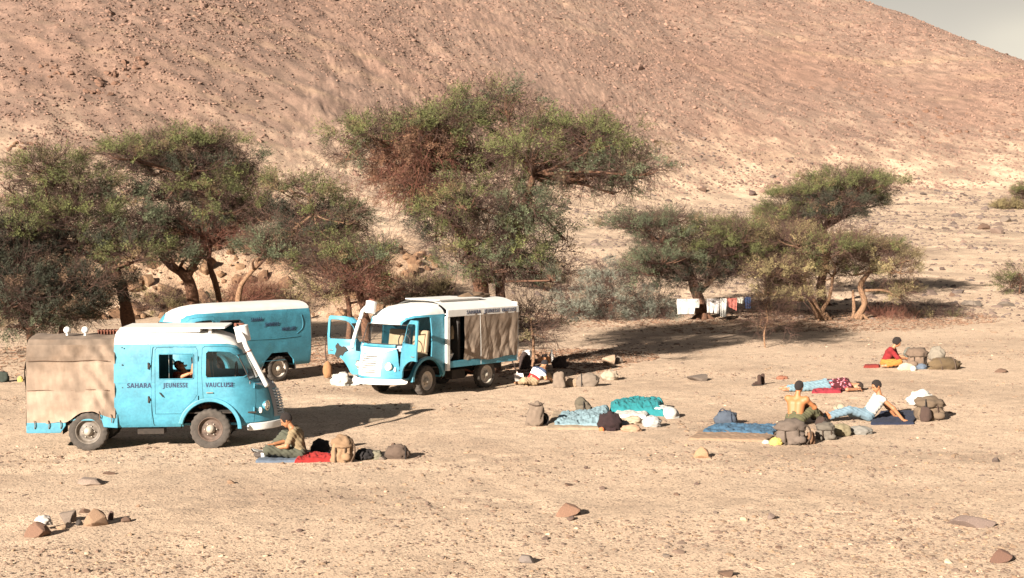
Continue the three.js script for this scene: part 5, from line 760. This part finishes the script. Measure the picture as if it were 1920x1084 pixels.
spread('liner', 'white liner showing along the front of the turquoise sleeping bag', 'liner', [[1150, 783], [1212, 786], [1214, 776], [1152, 774]], .05, clothM(C.white), { amp: .03, eu: 8, ev: 4 });
sack('pillow', 'crumpled white pillow at the head of the turquoise sleeping bag', 'pillow', 1240, 778, 36, 20, clothM(C.white), { deep: .9, amp: .16, fr: 2 });
{ const p = P(1259, 784), t = thing('sun_hat', 'round white sun hat beside the white pillow', 'hat', [p.x, p.y + .03, p.z], .2); part('hat', boxUV(at(new THREE.LatheGeometry([[0, .14], [.06, .135], [.095, .1], [.105, .04], [.17, .015], [.2, .0], [.19, -.006], [.1, .02]].map((q) => new THREE.Vector2(...q)), 30), 0, .06, 0, .9, .2)), clothM(C.white), t); part('ribbon', at(new THREE.TorusGeometry(.106, .008, 6, 26).rotateX(Math.PI / 2).translate(0, .04, 0), 0, .06, 0, .9, .2), clothM(C.cream), t); }
sack('laundry_bag', 'whitish grey bag in front of the turquoise sleeping bag', 'bag', 1222, 800, 38, 23, clothM([.45, .44, .43]), { deep: .75, amp: .16, fr: 2.1 });
sack('bundle', 'cream bundle lying between the dark jacket and the whitish bag', 'bundle', 1188, 793, 34, 15, clothM(C.cream), { deep: .8, amp: .15 });
sack('bundle', 'small tan roll at the very front of the middle bedding', 'bundle', 1184, 808, 42, 14, clothM([.46, .29, .19]), { deep: .6, amp: .14 });
sack('bundle', 'steel-grey bundle just right of the dark jacket', 'bundle', 1170, 800, 22, 14, clothM([.2, .22, .25]), { deep: .8 });
// right-hand group in front
{ const b = sack('duffel_bag', 'slate blue duffel bag standing alone left of the bare-chested person', 'bag', 1362, 795, 56, 29, clothM(C.slate), { deep: .6, amp: .13, fr: 1.7, square: .2 }); part('handle', [tube([V(-b.hw * .5, b.hh * .85, 0), V(-b.hw * .3, b.hh * 1.05, .05), V(b.hw * .1, b.hh * .8, .06)], .011, .011, 8, 5)], clothM(C.navy), b.t); part('seam', [loop(b.hw, b.hh, b.hd, b.hw * .25, .006)], clothM(C.navy), b.t); }
spread('ground_sheet', 'brown ground sheet under the long blue blanket', 'sheet', [[1290, 826], [1440, 829], [1462, 812], [1312, 808]], .025, clothM([.36, .235, .15]), { amp: .015 });
spread('blanket', 'long denim-blue blanket on the brown ground sheet', 'blanket', [[1316, 815], [1452, 819], [1470, 803], [1340, 800]], .035, clothM(C.blue), { amp: .06, eu: 12, ev: 5 });
sack('towel', 'white folded towel on the left part of the long blue blanket', 'towel', 1354, 809, 26, 7, clothM(C.white), { deep: .7, flat: -.3 });
sack('towel', 'white crumpled towel between long blue blanket and big grey pack', 'towel', 1458, 806, 28, 11, clothM(C.white), { deep: .6, amp: .2, fr: 2.4 });
sack('food_bag', 'white plastic bag at the near corner of the big grey pack', 'bag', 1437, 832, 18, 9, clothM([.66, .6, .46]), { amp: .2, fr: 2.3 });
sack('food_bag', 'yellow crumpled bag leaning on the big grey pack', 'bag', 1455, 834, 28, 17, clothM([.62, .48, .13]), { amp: .22, fr: 2.5 });
pack('rucksack', 'big grey-brown rucksack lying in front of the bare-chested person', 1482, 832, 70, 42, [.165, .125, .1], { deep: .6, amp: .14, hang: 1 });
sack('leather_pouch', 'upright brown leather pouch between two grey packs', 'pouch', 1520, 832, 20, 26, clothM([.2, .105, .055]), { deep: .6, square: .5 });
sack('sandal_bag', 'dark brown bag beside the feet of the bare-chested person', 'bag', 1541, 806, 26, 28, clothM([.055, .032, .024]), { deep: .8, amp: .18 });
pack('rucksack', 'small pale grey rucksack right of the leather pouch', 1548, 824, 44, 30, [.17, .145, .115], { one: 1, deep: .7 });
sack('canvas_bag', 'khaki canvas bag under the knees of the person in jeans', 'bag', 1578, 817, 42, 26, clothM(C.khaki), { deep: .8, square: .3 });
sack('bundle', 'black pouch wedged between khaki bag and grey bundle', 'pouch', 1585, 814, 18, 12, clothM(C.black), {});
sack('bundle', 'grey rolled bundle at the right end of the packs before the jeans', 'bundle', 1612, 814, 52, 18, clothM([.24, .225, .2]), { deep: .6, amp: .16 });
{ const p = P(1582, 776), t = thing('straw_hat', 'cream straw hat lying behind the jeans of the reclining person', 'hat', [p.x, p.y + .02, p.z - .3], .4); part('hat', boxUV(at(new THREE.LatheGeometry([[0, .12], [.07, .115], [.09, .08], [.1, .02], [.18, .0], [.185, -.006], [.1, .01]].map((q) => new THREE.Vector2(...q)), 28), 0, .05, 0, .5)), clothM(C.cream), t); part('ribbon', at(new THREE.TorusGeometry(.1, .008, 6, 26).rotateX(Math.PI / 2).translate(0, .025, 0), 0, .05, 0, .5), clothM(C.brown), t); }
spread('sleeping_mat', 'dark navy mat under the hands of the reclining person', 'mat', [[1630, 797], [1712, 796], [1728, 773], [1650, 772]], .03, clothM(C.navy), { amp: .02 });
pack('rucksack', 'brown rucksack lying on its side at the right end of the camp', 1742, 787, 66, 40, [.18, .125, .08], { deep: .65, amp: .12, trim: [.06, .03, .02] });
{ const p = P(1724, 775), b = sack('cloth', 'white cloth draped over the brown rucksack on its side', 'cloth', 1722, 770, 58, 29, clothM(C.white), { deep: .6, amp: .2, fr: 2.2, flat: -.2, part: 'cover' }); b.t.position.y += .2; b.t.position.z += .22; }
{ const p = P(1744, 790), t = thing('belt_bag', 'dark brown strapped pouch hanging on the brown rucksack\'s front', 'pouch', [p.x - .12, p.y, p.z + .08]); part('pouch', boxUV(rough(33, .13, 1, 1.5, .7, -.7, 3)), clothM([.07, .04, .03]), t); part('strap', [tube([V(0, .3, 0), V(.03, .42, -.1), V(.06, .46, -.2)], .014, .014, 6, 5)], clothM(C.black), t); }
// lying person and behind
for (const [px, py, tn, l] of [[1424, 723, .3, 'brown boot standing left of the lying person, the nearer of the pair'], [1430, 721, -.2, 'brown boot standing left of the lying person, the farther of the pair']]) { const p = P(px, py), t = thing('boot', l, 'boot', [p.x, p.y, p.z], tn, 'boots of the lying person'); part('upper', skinOf([[0, .06, 0, 0, .24, -.01, .05, .055], [0, .05, 0, -.17, .045, .02, .05, .04]], .012, .05), clothM([.06, .03, .02]), t); part('sole', box(.29, .03, .1, -.07, .015, 0, .012), M_dark, t); }
sack('sandals', 'russet sandals on the sand behind the lying person\'s feet', 'sandals', 1466, 711, 24, 9, clothM([.3, .12, .07]), { amp: .25, fr: 2.6 });
spread('blanket', 'crimson blanket peeping out from under the floral shirt', 'blanket', [[1522, 738], [1578, 737], [1580, 731], [1532, 731]], .03, clothM([.3, .02, .035]), { amp: .05 });
spread('cloth', 'red strip of cloth on the sand left of the person in red', 'cloth', [[1618, 690], [1650, 690], [1650, 685], [1624, 686]], .03, clothM([.3, .03, .02]), { amp: .03, nx: 20, nz: 8 });
pack('rucksack', 'round tan rucksack beside the person in red and orange', 1719, 690, 48, 35, [.22, .15, .105], { deep: .8, square: .15, one: 1 });
sack('helmet_bag', 'grey-green rounded bag on top of the far tan rucksack', 'bag', 1703, 688, 22, 20, clothM([.17, .17, .14]), { deep: 1, back: -.05 }).t.position.y += .30;
sack('blanket', 'deep red folded blanket against the far tan rucksack', 'blanket', 1714, 687, 30, 16, clothM([.2, .012, .015]), { square: .5, back: -.32 });
sack('bundle', 'cream bundle in front of the person in red and orange', 'bundle', 1694, 692, 36, 15, clothM([.5, .44, .33]), { deep: .5, amp: .18, back: -.3 });
sack('bundle', 'small white pouch in front of the far tan rucksack', 'pouch', 1705, 692, 12, 10, clothM(C.white), { back: -.42 });
sack('bundle', 'steel blue bundle between tan rucksack and long brown duffel', 'bundle', 1728, 692, 22, 12, clothM(C.greyBlue), {});
sack('canvas_bag', 'pale grey bag standing behind the long brown duffel', 'bag', 1757, 676, 34, 30, clothM([.25, .215, .17]), { deep: .8, amp: .18, fr: 2 });
{ const b = sack('duffel_bag', 'long brown duffel lying farthest right among the packs', 'bag', 1771, 692, 82, 24, clothM([.15, .10, .05]), { deep: .38, fr: 1.1, amp: .08, turn: .35 }); part('strap', [loop(b.hw, b.hh, b.hd, -b.hw * .4, .014), loop(b.hw, b.hh, b.hd, b.hw * .35, .014)], clothM(C.brown), b.t); }
// round the middle truck
{ const p = P(972, 719), t = thing('shovel', 'long shovel leaning on the rear corner of the truck', 'shovel', [p.x, p.y, p.z]), top = At(955, 664, -p.z + .25).sub(V(p.x, p.y, p.z)); part('shaft', [tube([V(0, .22, .02), top.clone().multiplyScalar(.5).add(V(0, .1, 0)), top], .02, .019, 6, 8)], mat([.55, .42, .37], .8), t); part('blade', boxUV(grid(10, 14, (u, v) => { const a = (u - .5) * 2, w = .12 * (v < .25 ? Math.sqrt(v / .25 + .05) : 1); return [a * w + .04 * (1 - v), .01 + v * .26, .07 * (1 - v) + .03 * a * a]; })), new THREE.MeshStandardMaterial({ color: 0xb8b0a8, roughness: .5, metalness: .4, side: THREE.DoubleSide }), t); }
{ const p = P(614, 711), d = -p.z, t = thing('water_skin', 'tan leather water skin hanging from the open far door of the truck', 'water skin', [p.x, p.y, p.z]), sc = d / F; part('skin', boxUV(at(rough(61, 1, .13, .26, .12, -.8, 4, .16, 1.3), 0, .04, 0)), clothM([.36, .18, .08]), t); part('strap', [tube([V(0, .42, 0), V(-.04, .6, 0), V(-.06, .85, -.02), V(-.03, 1.08, -.02)], .02, .014, 10, 6)], clothM([.06, .035, .03]), t); }
for (const [px, py, w, h, l, c] of [[640, 722, 46, 26, 'white plastic sheeting heaped at the truck\'s far front corner', C.white], [668, 722, 40, 20, 'crumpled white cloth under the truck\'s front bumper', [.62, .6, .56]]]) sack('white_cloth', l, 'cloth', px, py, w, h, clothM(c), { deep: .9, amp: .24, fr: 2.2, part: 'heap' });
sack('kit_sack', 'grey-brown sack standing right beside the person in the banded shirt', 'sack', 1048, 727, 30, 34, clothM([.24, .18, .135]), { deep: .7, square: .4 });
sack('bedroll', 'pale tan bedroll between two grey sacks near the banded shirt', 'bedroll', 1072, 725, 30, 18, clothM([.46, .33, .22]), { deep: .7 });
{ const b = sack('kit_bag', 'long grey-brown kitbag lying right of the pale bedroll', 'bag', 1102, 724, 48, 27, clothM([.22, .17, .13]), { deep: .5, fr: 1.2 }); part('strap', [loop(b.hw, b.hh, b.hd, -b.hw * .5, .013)], clothM(C.black), b.t); }
sack('bundle', 'pale stuffed bundle at the right end of the kitbag row', 'bundle', 1144, 712, 38, 20, clothM([.42, .34, .25]), { deep: .7, amp: .2, fr: 2 });
sack('bag', 'dark bag in the shade behind the truck\'s rear', 'bag', 984, 692, 28, 36, clothM([.05, .03, .025]), { deep: .8, square: .2, amp: .2, fr: 2 });
sack('bag', 'black sack in the deepest shade right of the orange box', 'sack', 1050, 690, 34, 24, clothM([.05, .03, .025]), { deep: .8, amp: .22 });
{ const p = P(1020, 681), t = thing('food_box', 'open orange-brown box standing in the shade behind the truck', 'box', [p.x, p.y, p.z], .4); part('side', [box(.3, .2, .012, 0, .1, .14), box(.3, .2, .012, 0, .1, -.14), box(.012, .2, .27, .15, .1, 0), box(.012, .2, .27, -.15, .1, 0), box(.29, .012, .27, 0, .01, 0)], mat([.42, .2, .1], .9), t); part('flap', at(box(.012, .14, .27, 0, 0, 0), -.2, .24, 0, 0, 0, .8), mat([.5, .27, .14], .9), t); part('tin', [at(new THREE.CylinderGeometry(.05, .05, .16, 16), .05, .2, 0), at(new THREE.CylinderGeometry(.045, .045, .14, 16), -.06, .2, .06)], M_grey, t); }
{ const p = P(989, 676), t = thing('basin', 'white basin in the shade by the truck\'s rear corner', 'basin', [p.x, p.y + .12, p.z + .3]); part('bowl', boxUV(at(new THREE.LatheGeometry([[0, 0], [.1, 0], [.17, .1], [.18, .1], [.1, -.01], [0, -.01]].map((q) => new THREE.Vector2(...q)), 26), 0, .04, 0, .7)), M_white, t); part('rim', at(new THREE.TorusGeometry(.176, .008, 6, 28).rotateX(Math.PI / 2).translate(0, .1, 0), 0, .04, 0, .7), M_grey, t); }
{ const p = P(1034, 680), t = thing('water_bottle', 'pale bottle standing beside the orange-brown box', 'bottle', [p.x, p.y, p.z + .05]); part('bottle', boxUV(new THREE.LatheGeometry([[0, 0], [.07, 0], [.075, .03], [.075, .24], [.03, .32], [.03, .37], [0, .37]].map((q) => new THREE.Vector2(...q)), 18)), mat([.4, .38, .36], .4), t); part('cap', at(new THREE.CylinderGeometry(.034, .034, .04, 14), 0, .38, 0), M_white, t); }
{ const t0 = globalThis.truckMid; t0.updateMatrixWorld(true); const w = t0.localToWorld(V(-.35, 2.34, -.1)), t = thing('tarpaulin_roll', 'loose brown tarpaulin rolled up on the roof of the truck', 'tarpaulin', [w.x, w.y, w.z], t0.rotation.y); part('roll', boxUV(at(rough(71, 1, .52, .10, .22, -.5, 4, .3, 2.6), 0, 0, 0)), clothM([.2, .125, .07]), t); part('rope', [-.25, .2].map((x) => tube([V(x, .0, .22), V(x, .13, .05), V(x + .03, .12, -.1), V(x, 0, -.22)], .014, .014, 10, 5)), clothM(C.black), t); }
{ const p = P(8, 713), t = sack('fuel_can_bag', 'dark green bag at the far left edge behind the canvas van', 'bag', 6, 716, 26, 22, clothM([.03, .04, .03]), { square: .5 }); sack('bundle', 'small yellow bundle just left of the canvas-backed van', 'bundle', 38, 716, 12, 12, clothM([.55, .42, .12]), { amp: .2 }); }
// washing line
{ const d = 60.2, S = d / F, a = At(1258, 560, d), b = At(1418, 556, d), t = thing('washing_line', 'thin washing line strung between the right-hand trees', 'washing line', a.toArray()); const e = b.clone().sub(a); part('cord', [tube([V(0, 0, 0), e.clone().multiplyScalar(.5).add(V(0, -.06, 0)), e], .008, .008, 12, 5)], M_dark, t);
  const lineY = (px) => { const u = (px - 1258) / 160; return a.y + e.y * u - .06 * 4 * u * (1 - u); };
  for (const [x0, x1, h0, h1, c, l, nm, cat, fn] of [
    [1270, 1311, 29, 28, C.white, 'wide white shirt hanging leftmost on the washing line', 'hanging_shirt', 'shirt', (u, v) => u > .78 ? Math.min(v, .6) : v], [1326, 1349, 26, 28, [.66, .6, .57], 'pinkish white trousers hanging on the washing line', 'hanging_trousers', 'trousers', (u, v) => u > .45 && u < .6 ? Math.min(v, .8) : v], [1351, 1363, 35, 35, C.white, 'narrow white towel hanging on the washing line', 'hanging_towel', 'towel', (u, v) => v],
    [1365, 1382, 16, 24, [.46, .14, .11], 'coral red garment hanging on the washing line', 'hanging_shirt', 'shirt', (u, v) => v], [1383, 1394, 10, 12, [.5, .47, .4], 'small pale cloth hanging near the right end of the washing line', 'hanging_cloth', 'cloth', (u, v) => v], [1397, 1408, 22, 22, [.014, .035, .10], 'dark blue garment hanging at the right end of the washing line', 'hanging_shirt', 'shirt', (u, v) => v]]) {
    const c0 = At((x0 + x1) / 2, 560, d), o = thing(nm, l, cat, [c0.x, lineY((x0 + x1) / 2), c0.z], 0, null), w = (x1 - x0) * S; const mk = (dz, sh) => grid(18, 18, (u, v) => { const vv = fn(u, v), hh = mix(h0, h1, u) * S * sh; return [(u - .5) * w * (1 + .04 * Math.sin(v * 5)), .012 - vv * hh, dz * (1 + v * .5) + .035 * Math.sin(u * 17 + x0) * v + .03 * fbm(u * 4, v * 4, 3, x0)]; });
    part('front', boxUV(mk(.02, 1)), clothM(c), o); part('back', boxUV(mk(-.025, .8)), clothM(c), o); part('peg', [.1, .9].map((k) => box(.02, .09, .035, (k - .5) * w, .01, 0, .004)), M_barkPale, o);
  } }
// ---------------------------------------------------------------- single stones
const rockTex = tex(256, (u, v) => { const k = .78 + .3 * pn(u, v, 6, 6); return [k, k * .98, k * .95]; }, 3);
const rockMs = {}; const rockM = (c) => rockMs[c.join()] ??= mat(c, .95, { map: rockTex });
let rk = 0;
function stone(px, py, w, h, c, label, group, o = {}) { const p = P(px, py), s = -p.z / F, t = part('stone', bigGeos[rk++ % 5], rockM(c), scene); t.position.set(p.x, landY(p.x, p.z) + h * s * .2, p.z); t.scale.set(w * s * .62, h * s * .85, w * s * (o.deep ?? .5)); t.rotation.set(0, o.turn ?? (rk * 1.7 % 1.1 - .5), o.tilt ?? 0); tag(t, label, 'stone', group); return t; }
const G1 = [.2, .16, .135], B1 = [.15, .092, .065], T1 = [.30, .195, .13];
stone(76, 1005, 50, 30, [.2, .115, .08], 'square reddish-brown stone at the near end of the fire ring', null, { deep: .55, turn: .2 });
stone(128, 978, 32, 28, G1, 'rounded grey stone in the middle of the fire ring', null);
stone(180, 984, 48, 30, T1, 'largest tan stone at the right of the fire ring', null);
stone(207, 975, 14, 26, [.1, .06, .05], 'thin dark stone standing on edge at the fire ring\'s right', null, { deep: .3, tilt: -.3 });
stone(160, 962, 20, 12, B1, 'small brown stone at the back of the fire ring', null); stone(150, 985, 16, 12, [.05, .04, .035], 'sooty little stone inside the fire ring', null); stone(115, 992, 18, 10, [.5, .36, .25], 'pale flat stone between brown and grey fire-ring stones', null); stone(236, 978, 22, 9, B1, 'low dark stone just right of the fire ring', null);
sack('cloth', 'white rag lying on the square stone of the fire ring', 'cloth', 78, 998, 36, 20, clothM([.55, .5, .46]), { amp: .22, fr: 2.4, part: 'rag', back: .08 }).t.position.y += .10;
stone(166, 907, 52, 16, [.3, .235, .2], 'flat grey stone on the sand in front of the nearest van', null, { deep: .7 }); stone(207, 889, 26, 7, B1, 'thin brown stone between the flat grey stone and the van', null);
stone(1068, 964, 54, 24, [.25, .145, .1], 'crumbly reddish clod lying alone in the middle foreground', null); stone(1310, 713, 38, 14, G1, 'flat grey stone lying between the truck and the lying person', null, { deep: .7 });
stone(1316, 858, 32, 20, [.45, .28, .17], 'sand-coloured stone before the brown ground sheet', null); stone(985, 1054, 32, 20, [.2, .17, .16], 'dark grey stone at the bottom edge in the middle', null);
stone(1830, 985, 84, 24, [.24, .18, .16], 'long grey slab half buried in the right foreground', null, { deep: .5 }); stone(1880, 1051, 48, 25, [.15, .082, .06], 'red-brown stone near the bottom right corner', null); stone(1362, 1080, 30, 14, B1, 'brown stone cut by the bottom edge right of the middle', null);
stone(1446, 973, 20, 12, [.2, .15, .13], 'grey stone midway between the clod and the long slab', null); stone(1394, 976, 18, 10, [.5, .38, .27], 'pale stone left of a grey one in the right foreground', null); stone(1868, 866, 16, 11, [.12, .09, .08], 'dark stone at the right below the packs', null); stone(1880, 698, 26, 8, B1, 'low brown stone right of the long brown duffel', null);
stone(1143, 684, 24, 24, [.52, .38, .28], 'squared pale stone block at the edge of the bush shade', null, { deep: .5, turn: .1 }); stone(1160, 681, 18, 14, G1, 'grey stone touching the squared pale block', null);
stone(1820, 573, 44, 14, [.2, .165, .14], 'broad grey boulder on the plain right of the grove', null, { deep: .6 }); stone(1888, 574, 34, 11, [.2, .165, .14], 'grey boulder on the plain nearest the right edge', null); stone(1888, 416, 22, 12, G1, 'boulder high on the plain near the right edge', null); stone(1870, 438, 26, 18, [.26, .19, .16], 'largest boulder high on the plain', null); stone(1845, 430, 26, 12, B1, 'dark boulder left of the largest one high on the plain', null); stone(1766, 506, 12, 8, [.1, .07, .06], 'little dark stone right of the grove, halfway up the plain', null); stone(1746, 508, 10, 6, [.1, .07, .06], 'tiny dark stone beside another right of the grove', null); stone(1785, 556, 14, 9, B1, 'brown stone left of the broad grey boulder', null); stone(1318, 358, 16, 9, B1, 'brown stone on the pale plain above the wide acacia', null); stone(1410, 366, 18, 10, [.12, .08, .07], 'dark stone on the pale plain left of the flat-topped acacia', null);
{ const R = rng(501); for (let i = 0; i < 56; i++) { const d = 18 + 21 * R() ** 1.3, x = (R() * 2 - 1) * d * .36 + d * .04, y = landY(x, -d), s = .03 + .05 * R() ** 2; if (d > 24.5 && d < 32 && x < -2.5) continue; const t = part('stone', bigGeos[R() * 5 | 0], rockM([G1, B1, [.16, .11, .09], T1, [.13, .085, .07]][R() * 5 | 0]), scene); t.position.set(x, y + s * .08, -d); t.scale.set(s * (1 + R() * .8), s * (.5 + R() * .4), s); t.rotation.set(R() * .4, R() * 6, R() * .4); tag(t, 'fist-sized loose stone lying on the open pebbly sand of the camp', 'stone', 'loose stones strewn on the camp sand'); } }
renderer.render(scene, camera);
